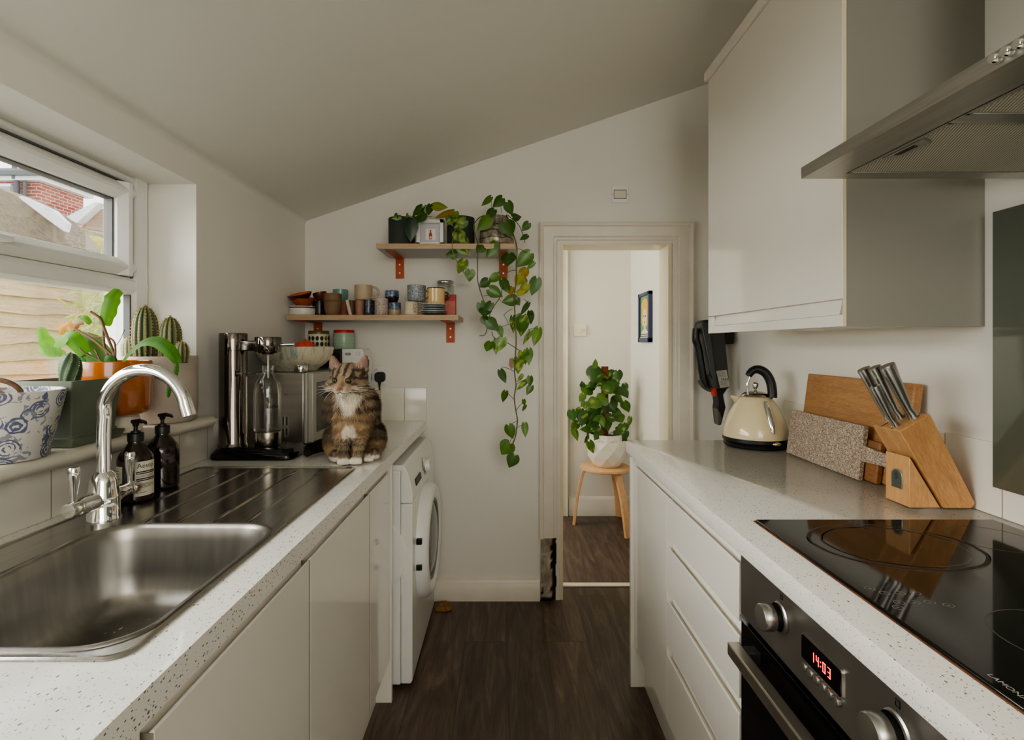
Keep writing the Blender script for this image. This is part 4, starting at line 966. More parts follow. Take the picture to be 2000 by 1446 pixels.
obj('stalk',MB().tube([(bwx+.035,bwy+.01,MZ1+.124),(bwx+.037,bwy+.012,MZ1+.131)],.005,8),M('coral_stalk',S(180,74,54),.8),o)
# appliance behind the bowl with two canisters on top
ap=thing('small_appliance','white and black worktop appliance standing behind the bowl under the canisters','appliance',(-.80,2.52,ZW))
AY0,AY1,AZ1=2.50,2.628,1.276
obj('black_body',MB().box(-.955,X_(667,AY0),AY0,AY1,ZW+.012,AZ1-.004),black_pl,ap,bev=.006)
wf_=obj('white_front',MB().prism([(X_(667,AY0)+.001,ZW+.012),(X_(707,AY0),ZW+.012),(X_(714,AY0),1.20),(X_(708,AY0),AZ1),(X_(667,AY0)+.001,AZ1)],AY0-.004,AY1,'xz'),white_pl,ap,bev=.006)
bz=obj('badge',MB().box(X_(675,AY0),X_(685,AY0),AY0-.006,AY0-.003,Z_(694,AY0),Z_(689.5,AY0)),black_pl,wf_,bev=.0005); obj('badge_inlay',MB().box(X_(676,AY0),X_(684,AY0),AY0-.0066,AY0-.005,Z_(693,AY0),Z_(690.5,AY0)),M('badge_silver',S(200,198,190),.3),bz)
ds_=MB()
for a in range(8): ds_.cyl((X_(700,AY0)+.008*math.cos(a*PI/4),AY0-.005,Z_(691,AY0)+.008*math.sin(a*PI/4)),(X_(700,AY0)+.008*math.cos(a*PI/4),AY0-.003,Z_(691,AY0)+.008*math.sin(a*PI/4)),.0016,n=8)
obj('dial_marks',ds_,grey_pl,wf_)
obj('side_lever',MB().box(X_(714,AY0)-.002,X_(714,AY0)+.010,AY0+.01,AY0+.03,1.195,1.225),dark_pl,ap,bev=.002)
for x in (-.93,-.69): obj('foot',MB().cyl((x,2.55,ZW),(x,2.55,ZW+.0125),.012),black_pl,ap); obj('foot',MB().cyl((x,2.60,ZW),(x,2.60,ZW+.0125),.012),black_pl,ap)
def canister(px,d,w,ytop,lidh,body,lidm,lab):
    x=X_(px,d); r=w/2*d/F; zt=Z_(ytop,d); z0=AZ1+.001
    t=thing('canister',lab,'canister',(x,d,z0),'canisters on the appliance')
    b=obj('body',MB().lathe([(0,0),(r*.97,0),(r,.003),(r,zt-z0-lidh-.004),(r*.97,zt-z0-lidh),(0,zt-z0-lidh)],(x,d,z0),40),body,t,smooth=40)
    obj('lid',MB().lathe([(0,zt-z0-lidh),(r*.96,zt-z0-lidh),(r*.97,zt-z0-.003),(r*.93,zt-z0),(0,zt-z0)],(x,d,z0),40),lidm,t,smooth=40)
    return t,x,r,z0,zt-lidh
t,x,r,z0,z1=canister(622.5,2.56,40,646.5,.016,M('canister_cream',S(216,208,180),.25),M('olive_lid',S(104,94,50),.35),'cream canister with black scroll pattern and olive lid')
def on_c(x,y,r,a,z): return V((x+r*math.cos(a),y+r*math.sin(a),z))
pt=MB(); pg=MB()
for k in range(10):
    a=-PI/2+(k-4.5)*.42; zc=(z0+z1)/2
    for s_ in (-1,1):
        n=14; L=[]
        for ring_ in (0,1):
            pass
        # plump comma: outer disc of a spiral leaf
        c=[on_c(x,2.56,r+.0004,a+(.165*math.cos(2*PI*i/n)*(1 if i<9 else .8))*1.0, zc+s_*.0135+.0115*math.sin(2*PI*i/n)) for i in range(n)]
        (pg if k in (2,7) else pt).add(c,[list(range(n))])
pb=obj('scroll_pattern',pt,ink,t,recalc=False,smooth=None); obj('olive_pattern',pg,M('olive_print',S(120,116,44),.5),t,recalc=False,smooth=None)
ed=MB(); ed.lathe([(r+.0004,0),(r+.0004,.002)],(x,2.56,z0+.002),40); obj('base_band',ed,ink,t,recalc=False)
teal=M('teal_enamel',S(158,182,160),.25,var=.05)
t,x,r,z0,z1=canister(672,2.56,41,645,.014,teal,red_m,'pale teal canister with a red lid')
pt=MB()
for k in range(9):
    a=-PI/2+(k-4)*.36
    for j in range(3):
        for s_ in (-1,1):
            zc=z0+.012+j*.016; c=[on_c(x,2.56,r+.0004,a+s_*(.02+.11*u),zc+v) for u,v in ((0,0),(.5,.001),(1,.009),(.45,.009))]
            pt.add(c,[[0,1,2,3]])
obj('leaf_pattern',pt,M('teal_print',S(164,192,168),.3),t,recalc=False,smooth=None)
# ribbed jar behind the cat
jx,jy=X_(735,2.5),2.5
j=thing('ribbed_jar','cream ribbed jar standing behind the cat by the tiles','jar',(jx,jy,ZW))
ribs=[(0,0),(.021,0)]+[(.0215+(.0012 if i%2 else -.0006),.004+i*.0045) for i in range(30)]+[(.020,.142),(0,.142)]
obj('body',MB().lathe(ribs,(jx,jy,ZW+.001),24),M('jar_ivory',S(206,196,166),.3),j,smooth=40)
obj('lid',MB().lathe([(0,.143),(.023,.143),(.023,.166),(.021,.169),(0,.169)],(jx,jy,ZW+.001),24),M('jar_lid',S(186,176,150),.4),j,smooth=40)

# ================= shelves =================
ply_edge=ply
def shelf(lab,x0,x1,z,br):
    t=thing('wall_shelf',lab,'shelf',((x0+x1)/2,2.68,z-.02))
    obj('board',MB().box(x0,x1,2.40,2.679,z-.021,z),ply,t,bev=.001)
    obj('laminate_underside',MB().box(x0+.001,x1-.001,2.402,2.678,z-.0225,z-.0205),ply_under,t,smooth=None)
    for xb in br:
        b=obj('bracket',MB().box(xb-.021,xb+.021,2.672,YB,z-.125,z-.0225).box(xb-.021,xb+.021,2.435,2.675,z-.0275,z-.0225),orange_paint,t,bev=.0015)
        for zz in (.055,.098): obj('screw',MB().lathe([(0,0),(.0055,0),(.004,.0025),(0,.003)],(xb,2.672,z-zz),12,(0,-1,0)),M('screw_head',(.7,.66,.6),.3,1),b)
    return t
UZ,LZ=1.7565,1.4315
shelf('upper plywood wall shelf on orange brackets, holding the pothos pots',-.590,.048,UZ,[-.538,-.013])
shelf('lower plywood wall shelf on orange brackets, crowded with mugs',-1.0,-.216,LZ,[-.953,-.281])
SH=UZ+.0008; SL=LZ+.0008
def pot(name,lab,cat,px,d,w,ytop,zb,mat,taper=.94,group=None,t=.006,foot=None):
    x=X_(px,d); r=w/2*d/F; h=Z_(ytop,d)-zb
    e=thing(name,lab,cat,(x,d,zb),group)
    obj('pot',MB().lathe([(0,0),(r*taper-.002,0),(r*taper,.002),(r,h-.003),(r-.001,h),(r-t,h),(r-t-.001,h-.02),(r*taper-t,.008),(0,.008)],(x,d,zb),44),mat,e,smooth=40)
    obj('soil',MB().lathe([(0,h-.016),(r*.5,h-.014),(r-t-.0005,h-.018)],(x,d,zb),32),soil_m,e)
    return e,x,r,h
p1,_,_,_=pot('potted_plant','dark green pot with a few glossy leaves, left end of the upper shelf','plant',784.5,2.50,51,428,SH,dgreen_pot,.99)
p2,_,_,_=pot('potted_plant','dark green pot with variegated trailing pothos, right of the white frame','plant',900,2.52,54,427,SH,dgreen_pot,.99)
bark_pot=M('silver_bark_glaze',S(168,156,138),.32,.3,var=.7,vs=45,bmp=.9,bs=90)
e=thing('potted_plant','long trailing pothos in a rough bark-textured pot, right end of the upper shelf','plant',(X_(970,2.50),2.50,SH)); p3=e
x3=X_(970,2.50)
mb=MB(); n=44; L=[]
for z,r in ((.0005,.072),(.010,.079),(.03,.080),(.085,.076),(.108,.066),(.125,.058),(.140,.056),(.143,.053),(.13,.05)):
    L.append([V((x3+(r+.0022*math.sin(k*9.1+z*90)+.0018*math.sin(k*3.3+z*230))*math.cos(2*PI*k/n),2.50+(r+.002*math.sin(k*7.7+z*170))*math.sin(2*PI*k/n),SH+z)) for k in range(n)])
mb.loft(L,True,False); obj('pot',mb,bark_pot,e,smooth=25)
obj('soil',MB().lathe([(0,.130),(.051,.130)],(x3,2.5,SH),32),soil_m,e)
gr=MB()
for zz in (.035,.068,.098): 
    gr.tube([V((x3+.0800*(1 if zz<.09 else .9)*math.cos(a)*(1 if zz<.05 else .975),2.5+.080*(1 if zz<.09 else .9)*(1 if zz<.05 else .975)*math.sin(a),SH+zz+.003*math.sin(a*6))) for a in [PI+PI*k/24 for k in range(25)]],.0016,6)
obj('bark_cracks',gr,M('crack_dark',S(48,40,34),.8),e)
# small white box frame
fx0,fx1=X_(813,2.46),X_(866,2.46); fz1=Z_(428,2.46)
fr=thing('box_frame','small white box frame with a tiny red bottle picture on the upper shelf','picture frame',((fx0+fx1)/2,2.48,SH))
fb=MB(); fw=.017; y0,y1=2.46,2.495
fb.box(fx0,fx0+fw,y0,y1,SH,fz1).box(fx1-fw,fx1,y0,y1,SH,fz1).box(fx0,fx1,y0,y1,SH,SH+fw).box(fx0,fx1,y0,y1,fz1-fw,fz1)
obj('frame',fb,white_pl,fr,bev=.001)
mt=obj('mount',MB().box(fx0+.005,fx1-.005,2.485,2.489,SH+.005,fz1-.005),M('mount_lilac',S(196,194,200),.6,var=.01),fr,smooth=None)
cxf=(fx0+fx1)/2; cz=(SH+fz1)/2
obj('card',MB().box(cxf-.023,cxf+.023,2.483,2.4852,cz-.030,cz+.022),M('card_white',S(232,228,220),.6,var=.01),mt,smooth=None)
obj('bottle_drawing',MB().prism([(cxf-.007,cz-.027),(cxf+.007,cz-.027),(cxf+.0075,cz-.004),(cxf+.003,cz+.006),(cxf+.0032,cz+.017),(cxf-.0032,cz+.017),(cxf-.003,cz+.006),(cxf-.0075,cz-.004)],2.482,2.4832,'xz'),M('drawing_red',S(176,70,60),.6),mt,smooth=None)
obj('bottle_drawing_label',MB().box(cxf-.005,cxf+.005,2.4815,2.4822,cz-.024,cz-.014),M('drawing_pale',S(220,206,190),.6),mt,smooth=None)

def cup(name,lab,cat,px,d,wt_,wb_,ytop,zb,mat,group=None,handle=None,tilt=None,rim=None,bulge=1.0,hm=None,local=False):
    x=X_(px,d); rt=wt_/2*d/F; rb=wb_/2*d/F; h=Z_(ytop,d)-zb
    e=thing(name,lab,cat,(x,d,zb),group)
    t=.0035; rm=(rt+rb)/2*bulge
    pf=[(0,0),(rb*.93,0),(rb,.004),(rb+(rm-rb)*.75,h*.25),(rm,h*.5),(rt+(rm-rt)*.75,h*.78),(rt,h-.001),(rt-t*.5,h),(rt-t,h-.001),(rm-t,h*.5),(rb-t,.008),(0,.007)]
    o=obj('body',MB().lathe(pf,(x,d,zb),36),mat,e,smooth=45)
    if rim: obj('rim',MB().lathe([(rt+.0006,h-.0035),(rt+.0008,h-.0005),(rt-t*.5,h+.0008),(rt-t-.0004,h-.001)],(x,d,zb),36),rim,e,smooth=50)
    if handle:
        a,sz,zc=handle; dv=V((math.cos(a),math.sin(a),0)); c=V((x,d,zb+h*zc))
        pts=[c+dv*(rm-.002+sz*.75*math.sin(PI*k/12)**.8)+V((0,0,sz*.62*math.cos(PI*k/12))) for k in range(13)]
        obj('handle',MB().tube(pts,.0052 if sz>.02 else .004,10),hm or mat,e,smooth=50)
    return e
GM='mugs and bowls on the lower shelf'
dF,dB=2.47,2.58
# left group: plates, terracotta bowls
tc=M('terracotta_glaze',S(168,84,38),.25,var=.35,vs=30); tcd=M('brown_glaze',S(74,40,24),.25,var=.3,vs=30); brn=M('brown_clay',S(92,62,44),.6)
cup('dish','brown-based white dish at the bottom of the left pile on the lower shelf','dish',592,2.50,52,50,603,SL,M('white_dish_glaze',S(222,220,212),.3),GM,rim=None)
x=X_(592,2.50)
e=thing('plate','white plate lying on the dish at the left end of the lower shelf','plate',(x,2.5,Z_(603,2.5)),GM); obj('plate',MB().lathe([(0,.001),(.035,.001),(.061,.006),(.063,.009),(.061,.0095),(0,.005)],(x,2.5,Z_(603,2.5)),36),M('plate_white',S(226,224,216),.3),e,smooth=40)
def tilted_bowl(lab,px,d,py,r,h,rot,mat,ins):
    c=P(px,py,d); e=thing('bowl',lab,'bowl',c,GM,rot)
    obj('bowl',MB().lathe([(0,0),(r*.42,0),(r*.5,.004),(r*.8,h*.45),(r,h),(r*.96,h+.001),(r*.76,h*.5),(r*.4,.010),(0,.008)],(0,0,0),36),mat,e,local=True,smooth=45)
    obj('glazed_inside',MB().lathe([(0,.0085),(r*.4,.0105),(r*.755,h*.5+.001),(r*.955,h+.0012)],(0,0,0),36),ins,e,local=True,smooth=60)
amb=M('amber_glaze',S(196,104,34),.15,var=.3,vs=25)
tilted_bowl('lower of two nested terracotta bowls tipped on the white plate',592,2.50,599.5,.058,.042,(math.radians(8),math.radians(3),0),tc,amb)
tilted_bowl('upper terracotta bowl with amber glaze, tipped over at the left end of the lower shelf',589,2.49,588,.056,.034,(math.radians(16),math.radians(-9),0),tcd,amb)
cup('mug','tall dark brown mug standing upright right of the terracotta bowls','mug',624,2.52,25,28,588,SL,M('dark_brown_mug',S(34,24,19),.3),GM)
c=P(627,586.5,2.53)
e=thing('bowl','small brown glazed bowl perched on the dark brown mug','bowl',c,GM,(0,math.radians(-12),0)); obj('bowl',MB().lathe([(0,0),(.018,0),(.022,.004),(.031,.022),(.033,.036),(.030,.037),(.026,.012),(0,.008)],(0,0,0),32),M('chestnut_glaze',S(112,56,26),.2,var=.4,vs=40),e,local=True,smooth=45)
clay=M('tan_clay',S(132,104,78),.65,var=.08,vs=60)
cup('cup','lower of two stacked tan clay cups on the lower shelf','cup',650,2.46,35,24,590,SL,clay,GM,bulge=1.06)
cup('cup','upper of two stacked tan clay cups, its rim standing clear','cup',650,2.46,34.5,32.5,574,Z_(590,2.46)+.0005,clay,GM)
cup('cup','pink clay tumbler below the teal cup at the back of the lower shelf','cup',671,2.59,22,26,590,SL,M('pink_clay',S(170,104,86),.6),GM)
cup('cup','small teal glazed cup standing on the pink tumbler','cup',665,2.59,29,22,566,Z_(590,2.59)+.001,M('teal_glaze',S(118,166,156),.22),GM,bulge=1.14)
e=thing('wooden_card','thin pale strip of card leaning between the tan and brown cups','card',(X_(681,2.44),2.44,SL)); obj('card',MB().prism([(X_(682,2.44),SL),(X_(687.5,2.44),SL),(X_(681,2.44),Z_(586.5,2.44)),(X_(675.5,2.44),Z_(586.5,2.44))],2.435,2.445,'xz'),M('pale_card',S(206,194,172),.6),e)
cup('cup','short brown cup behind the pale leaning card','cup',687,2.55,16,14,587,SL,M('brown_cup',S(116,88,62),.5),GM)
cup('cup','pinkish brown tapered tumbler under the beige mug','cup',702.5,2.47,18,14.5,587,SL,M('rose_clay',S(162,122,100),.55,var=.1,vs=40),GM)
cup('mug','dark slate blue mug under the beige mug, right of the tapered tumbler','mug',720,2.50,24,22,587,SL,drip('slate_glaze',S(44,52,60),S(30,30,30),1.40,.004),GM)
cup('mug','large beige stoneware mug with a round handle, on top of the lower cups','mug',710,2.49,35,33,557.5,Z_(587,2.49)+.001,speckled('oat_glaze',S(188,170,142),[S(160,140,112)],400.,.3,.3,.5),GM,handle=(0.0,.042,.52))
cup('cup','speckled grey and pink tumbler right of the slate mug','cup',745,2.44,26,24,583,SL,speckled('pebble_glaze',S(168,158,146),[S(92,84,80),S(178,128,108),S(210,204,196)],260.,.5,.6,.45),GM,bulge=1.03)
bl=drip('blue_drip',S(58,72,98),S(40,32,28),LZ+.078,.005)
cup('cup','lower of two blue drip-glazed cups, cream at the foot','cup',769.5,2.50,26,24,591.5,SL,drip('blue_cream_drip',S(72,86,108),S(186,168,138),LZ+.030,.004),GM,bulge=1.06)
cup('cup','upper blue drip-glazed cup, dark at the foot, stacked on the other','cup',765.5,2.50,26,22,568,Z_(591.5,2.50)+.001,drip('blue_dark_drip',S(70,84,112),S(36,30,27),LZ+.090,.004),GM,bulge=1.14)
cr=M('cream_jug_glaze',S(208,196,166),.3,var=.05,vs=50)
jg=cup('jug','cream jug with a scratched twig motif and a rounded handle on the lower shelf','jug',803.5,2.45,24,30.5,589.5,SL,cr,GM,handle=(.12,.034,.62),hm=M('jug_handle',S(150,150,140),.3))
tw=MB(); d=2.45-.0345
for a,b in (((807,593),(809,603)),((809,603),(812,611)),((809,600),(804,606)),((810,604),(814,599)),((808,597),(812,594)),((811,607),(807,610))):
    tw.tube([P(*a,d),P(*b,d)],.0007,5)
obj('twig_motif',tw,M('twig_ink',S(122,106,82),.6),jg)
sb=speckled('blue_speckle_glaze',S(176,180,178),[S(70,84,104),S(96,106,120)],330.,.6,.7,.4)
e=cup('mug','blue-speckled mug tilted on top of the cream jug','mug',813.5,2.46,37,34,558,Z_(589,2.46)+.001,sb,GM,handle=(.35,.028,.45))
pls=[M('plate_blue_grey',S(150,160,158),.3),M('plate_dark',S(74,80,82),.3),M('plate_pale',S(186,190,182),.3),M('plate_teal_grey',S(128,142,140),.3),M('plate_white2',S(198,198,190),.3)]
zc=SL; pxp=848
for i,lab in enumerate(('bottom dark plate of the small plate stack on the lower shelf','second plate from the bottom of the small plate stack, pale and sloping','third plate from the bottom of the small plate stack, grey blue','fourth plate from the bottom of the small plate stack, teal grey','top plate of the small plate stack, under the enamel mug')):
    d=2.46; rad=(24.5,25.5,22.5,22,24)[i]*d/F; hh=(.010,.012,.010,.011,.012)[i]
    e=thing('plate',lab,'plate',(X_(pxp,d),d,zc),'small plates stacked on the lower shelf')
    obj('plate',MB().lathe([(0,0),(rad*.6,0),(rad*.66,.002),(rad,hh-.003),(rad,hh-.0005),(rad*.97,hh),(rad*.6,.004),(0,.004)],(X_(pxp,d),d,zc),36),pls[(1,2,0,3,4)[i]],e,smooth=40)
    zc+=hh-.001+.0005
    if i==4: pass
en=cup('mug','cream enamel mug with orange sprigs and black rim, on the plate stack','mug',851.5,2.46,34.5,33.5,563,zc-.003,M('enamel_cream',S(220,188,134),.18,var=.02),GM,rim=ink,handle=(.25,.026,.55),hm=M('enamel_dark',S(44,34,30),.25))
sp=MB(); d=2.46-.0405
for cx0,cy0 in ((838.5,571),(838,582)):
    for a in (-50,-130,-90,160,20):
        q=P(cx0,cy0,d+.012+.0); v=V((math.cos(math.radians(a)),0,-math.sin(math.radians(a))))
        sp.leaf(q,q+v*.011,.006,(0,-1,0),(1,1,.999),.05,.0,p=.9)
obj('sprig_print',sp,M('sprig_orange',S(196,96,36),.4),en,recalc=False)
gj=thing('glass_jar','clear clip-top glass jar with a metal lid behind the enamel mug','jar',(X_(870,2.60),2.60,SL))
jr=17*2.6/F; jz=Z_(556,2.6)
obj('body',MB().lathe([(jr*.94,0),(jr,.004),(jr,jz-SL-.012),(jr*.9,jz-SL),(jr*.9,jz-SL+.004),(jr*.86,jz-SL+.004),(jr*.86,jz-SL-.002),(jr*.95,jz-SL-.014),(jr*.95,.006),(0,.006),(0,0)],(X_(870,2.6),2.6,SL),36),glass_m,gj,smooth=40)
obj('lid',MB().lathe([(0,.004),(jr*.93,.004),(jr*.97,.007),(jr*.97,.013),(jr*.9,.017),(0,.018)],(X_(870,2.6),2.6,jz),36),M('jar_lid_metal',(.56,.54,.5),.25,1),gj,smooth=40)
obj('clip_ring',MB().tube([(X_(870,2.6)+jr*.93*math.cos(a),2.6+jr*.93*math.sin(a),jz-.004) for a in [2*PI*k/28 for k in range(29)]],.0018,6),chrome,gj)
bx=thing('red_box','red and pink carton at the right end of the lower shelf','box',(X_(880,2.52),2.52,SL))
obj('carton',MB().box(X_(868,2.52),X_(890,2.52),2.52,2.55,SL,Z_(575.5,2.52)),M('carton_red',S(190,54,40),.4),bx,bev=.002)
obj('pink_panel',MB().box(X_(870,2.52),X_(889,2.52),2.519,2.521,SL+.006,Z_(588,2.52)),M('carton_pink',S(206,112,100),.45,var=.12,vs=60),bx)
# ================= plants =================
GREENS=[S(78,112,44),S(64,98,38),S(92,126,50),S(82,116,52),S(58,88,38)]
YEL=S(150,150,62); GOLD=S(160,132,40); CREAM=S(150,168,84)
def px_leaf(mb,o,s,b,t,w,d,col=None,var=0,vc=None,p=.58,fold=.2,curl=.13):
    d1=d+R.uniform(-.015,.015); d2=d+R.uniform(-.03,.02)
    B=P(o[0]+b[0]/s,o[1]+b[1]/s,d1); T=P(o[0]+t[0]/s,o[1]+t[1]/s,d2)
    c=col or R.choice(GREENS); g=R.uniform(.85,1.15)
    mb.leaf(B,T,w/s*d/F*1.25,(R.uniform(-.35,.35),-1,R.uniform(-.1,.5)),tuple(q*g for q in c),fold,curl,var=var,vcol=vc or CREAM,p=p)
    return B,T
OA,SA=(720,360),5.164; OB,SB=(860,600),4.517
def A(x,y): return (OA[0]+x/SA,OA[1]+y/SA)
def B_(x,y): return (OB[0]+x/SB,OB[1]+y/SB)
# --- long trailing pothos (bark pot)
lf=MB(); D=2.40
for b,t,w in [((1230,130),(1130,215),66),((1345,140),(1245,228),100),((1400,185),(1455,312),95),((1265,255),(1180,330),78),((1455,330),(1545,322),84),((1612,392),(1545,472),72),((1215,345),(1085,468),118),((1385,385),(1455,518),158),((1600,515),(1525,560),50),((1155,618),(1085,695),84),((1275,600),(1180,742),108),((1415,700),(1400,818),124),((1625,700),(1488,838),124),((1668,790),(1590,862),44),((1695,955),(1640,1125),104),((1200,972),(1108,1040),84),((1305,918),(1200,990),78),((1220,1060),(1355,1135),104),((1345,965),(1422,1105),82),((1485,1160),(1340,1190),100),((1500,1160),(1530,1225),64),((1128,1200),(1172,1335),92),((1235,1200),(1160,1305),78),((1150,1345),(1230,1425),80),((1285,1440),(1180,1370),70),((1610,1200),(1528,1325),46),((1632,1290),(1642,1412),60),((1540,1340),(1565,1440),90)]:
    px_leaf(lf,OA,SA,b,t,w,D,var=.0)
for b,t,w,c in [((1590,862),(1505,955),84,GOLD),((1540,930),(1480,1030),90,YEL),((1450,1040),(1425,1120),60,GOLD),((1595,1010),(1510,1135),86,YEL),((1500,1100),(1590,1060),70,YEL),((1560,950),(1580,1050),60,S(96,116,44))]:
    px_leaf(lf,OA,SA,b,t,w,D,c,.1)
for b,t,w,vr in [((400,0),(388,82),95,0),((420,115),(502,208),92,0),((378,90),(412,172),50,0),((515,178),(548,268),52,0),((442,308),(405,388),80,0),((492,288),(488,425),52,0),((550,275),(498,398),84,.25),((640,90),(650,235),52,.35),((725,85),(708,265),104,.3),((790,45),(800,160),46,0),((865,192),(825,345),74,0),((795,215),(730,338),42,.4),((782,375),(780,515),62,0),((728,395),(752,512),84,.3),((690,455),(688,588),84,.35),((530,560),(578,672),58,0),((725,600),(678,662),32,.5),((762,650),(672,735),38,.4),((792,615),(792,705),52,0),((802,695),(762,778),52,0),((575,748),(552,848),52,0),((735,818),(746,875),32,0),((752,868),(722,928),26,0),((603,1048),(640,1168),80,0),((744,1030),(752,1152),52,0),((612,1205),(535,1305),120,0),((655,1312),(605,1422),96,0)]:
    px_leaf(lf,OB,SB,b,t,w,D,var=vr)
obj('foliage',lf,leaf_m,p3,recalc=False,smooth=60)
vs=MB()
def vine(mb,pts,r=.0022,d=D,dr=None):
    q=[]
    for i,p in enumerate(pts):
        dd=d if dr is None else dr[min(i,len(dr)-1)]
        q.append(P(p[0],p[1],dd))
    mb.tube(smooth_path(q,5),r,7)
dd=[2.49,2.44,2.395,2.385,2.385]
vine(vs,[A(1340,320),A(1350,365),A(1330,450),A(1322,600),A(1326,760),A(1336,900),A(1318,1010)],dr=dd)
vine(vs,[A(1300,320),A(1150,320),A(1065,400),A(1072,500),A(1100,600),A(1100,700),A(1098,850),A(1105,1000),A(1165,1190)],dr=[2.48,2.43,2.39,2.385])
vine(vs,[A(1340,1010),A(1335,1120),A(1240,1270),A(1205,1390),B_(425,110),B_(400,235),B_(345,255)],.002)
vine(vs,[A(1400,310),A(1460,360),A(1520,420),A(1560,520),A(1575,590)],.0018,dr=[2.48,2.42,2.39])
vine(vs,[A(1390,310),A(1450,480),A(1495,640),A(1488,800),A(1490,950),A(1470,1150),A(1475,1300),B_(655,0),B_(664,150),B_(668,330),B_(655,560),B_(668,690),B_(652,800),B_(668,920),B_(680,1010),B_(660,1150),B_(620,1245)],.0028,dr=[2.48,2.42,2.39,2.385])
vine(vs,[B_(455,215),B_(475,270),B_(560,300),B_(640,345),B_(715,395)],.0018)
for a,b in [((1240,240),(1235,150)),((1345,290),(1335,190)),((1395,290),(1412,250)),((1450,330),(1420,300)),((1270,300),(1260,270)),((1330,660),(1285,650)),((1330,860),(1300,930)),((1495,650),(1600,690)),((1490,870),(1400,890)),((1160,1130),(1240,1130)),((1560,1160),(1610,1210)),((1480,1330),(1550,1300)),((1330,1180),(1310,1160)),((1410,820),(1400,880))]:
    m=((a[0]+b[0])/2+R.uniform(-8,8),(a[1]+b[1])/2-10); vine(vs,[A(*a),A(*m),A(*b)],.0013)
for a,b in [((652,568),(535,528)),((668,685),(760,640)),((645,815),(575,750)),((672,910),(735,840)),((678,1008),(610,1050)),((680,1065),(740,1040)),((655,145),(520,185)),((600,145),(560,70)),((560,70),(640,15)),((650,160),(700,60)),((775,200),(865,195)),((610,1205),(640,1140)),((655,450),(690,460))]:
    m=((a[0]+b[0])/2,(a[1]+b[1])/2-8); vine(vs,[B_(*a),B_(*m),B_(*b)],.0013)
obj('vines',vs,stem_m,p3,smooth=60)
# --- variegated pothos in the second dark pot and leaves of the left pot
l2=MB(); D2=2.42
for b,t,w,vr,c in [((655,215),(802,228),88,.05,S(140,150,60)),((835,280),(660,335),62,0,S(136,110,40)),((870,278),(795,412),104,.4,None),((975,365),(855,442),96,.4,None),((885,480),(1000,590),110,.35,None),((905,520),(1022,716),118,.4,None),((895,640),(1010,712),56,.3,None),((885,705),(770,714),84,.05,None),((960,768),(898,902),100,.1,S(92,118,50)),((1022,868),(1015,988),90,.1,None),((860,300),(905,350),60,.3,None),((800,330),(850,420),60,.2,None)]:
    px_leaf(l2,OA,SA,b,t,w,D2,c,vr)
obj('foliage',l2,leaf_m,p2,recalc=False,smooth=60)
v2=MB()
vine(v2,[A(930,350),A(905,420),A(870,470),A(850,560),A(845,640),A(860,730),A(905,800),A(970,910)],.0022,dr=[2.50,2.42,2.40])
vine(v2,[A(930,350),A(860,310),A(760,330),A(690,330)],.0018,dr=[2.5,2.43])
obj('vines',v2,M('pale_vine',S(130,124,56),.6),p2,smooth=60)
l1=MB()
for b,t,w,c in [((535,222),(432,318),92,None),((560,225),(585,318),72,None),((620,215),(632,205),30,None),((622,205),(600,310),70,None),((285,312),(238,350),60,None),((320,330),(225,345),46,None),((430,362),(420,582),116,S(40,62,34)),((480,330),(500,392),84,None),((400,312),(372,345),50,S(120,128,52)),((560,300),(470,390),90,None),((510,230),(460,300),60,None)]:
    px_leaf(l1,OA,SA,b,t,w,2.43,c)
obj('foliage',l1,leaf_m,p1,recalc=False,smooth=60)
v1=MB(); vine(v1,[A(340,365),A(400,320),A(470,330),A(530,290),A(560,320),A(640,330)],.0018,dr=[2.5,2.45,2.43]); vine(v1,[A(330,365),A(320,320),A(290,312)],.0016,dr=[2.5,2.46,2.44])
obj('vines',v1,M('pale_vine1',S(120,116,54),.6),p1,smooth=60)

# --- sill plants
SZ=SILL+.001
def fpot(x,y,rt,rb,h,mat,e,zb,t=.007):
    obj('pot',MB().lathe([(0,0),(rb-.003,0),(rb,.004),(rt,h-.004),(rt-.001,h),(rt-t,h),(rt-t-.002,h-.02),(rb-t,.01),(0,.01)],(x,y,zb),52),mat,e,smooth=40)
    obj('soil',MB().lathe([(0,h-.018),(rt-t-.003,h-.022)],(x,y,zb),32),soil_m,e)
e=thing('plant_pot','blue and white floral ceramic pot with a twisted dried stem on the sill','plant',(-1.045,1.09,SZ))
fpot(-1.045,1.09,.107,.079,.141,floral_m,e,SZ)
b=MB()
b.tube(smooth_path([(-1.07,1.07,SZ+.12),(-1.05,1.06,SZ+.155),(-1.02,1.055,SZ+.165),(-.995,1.06,SZ+.158),(-.985,1.07,SZ+.142),(-1.0,1.08,SZ+.13)],6),.005,9)
b.tube(smooth_path([(-1.08,1.05,SZ+.12),(-1.04,1.04,SZ+.148),(-1.03,1.04,SZ+.128)],6),.006,9)
obj('dried_stem',b,bark_m,e,smooth=50)
obj('bulb',MB().ell((-1.035,1.05,SZ+.128),(.032,.03,.022)),M('dry_bulb',S(190,158,126),.8,var=.3,vs=40),e,smooth=60)
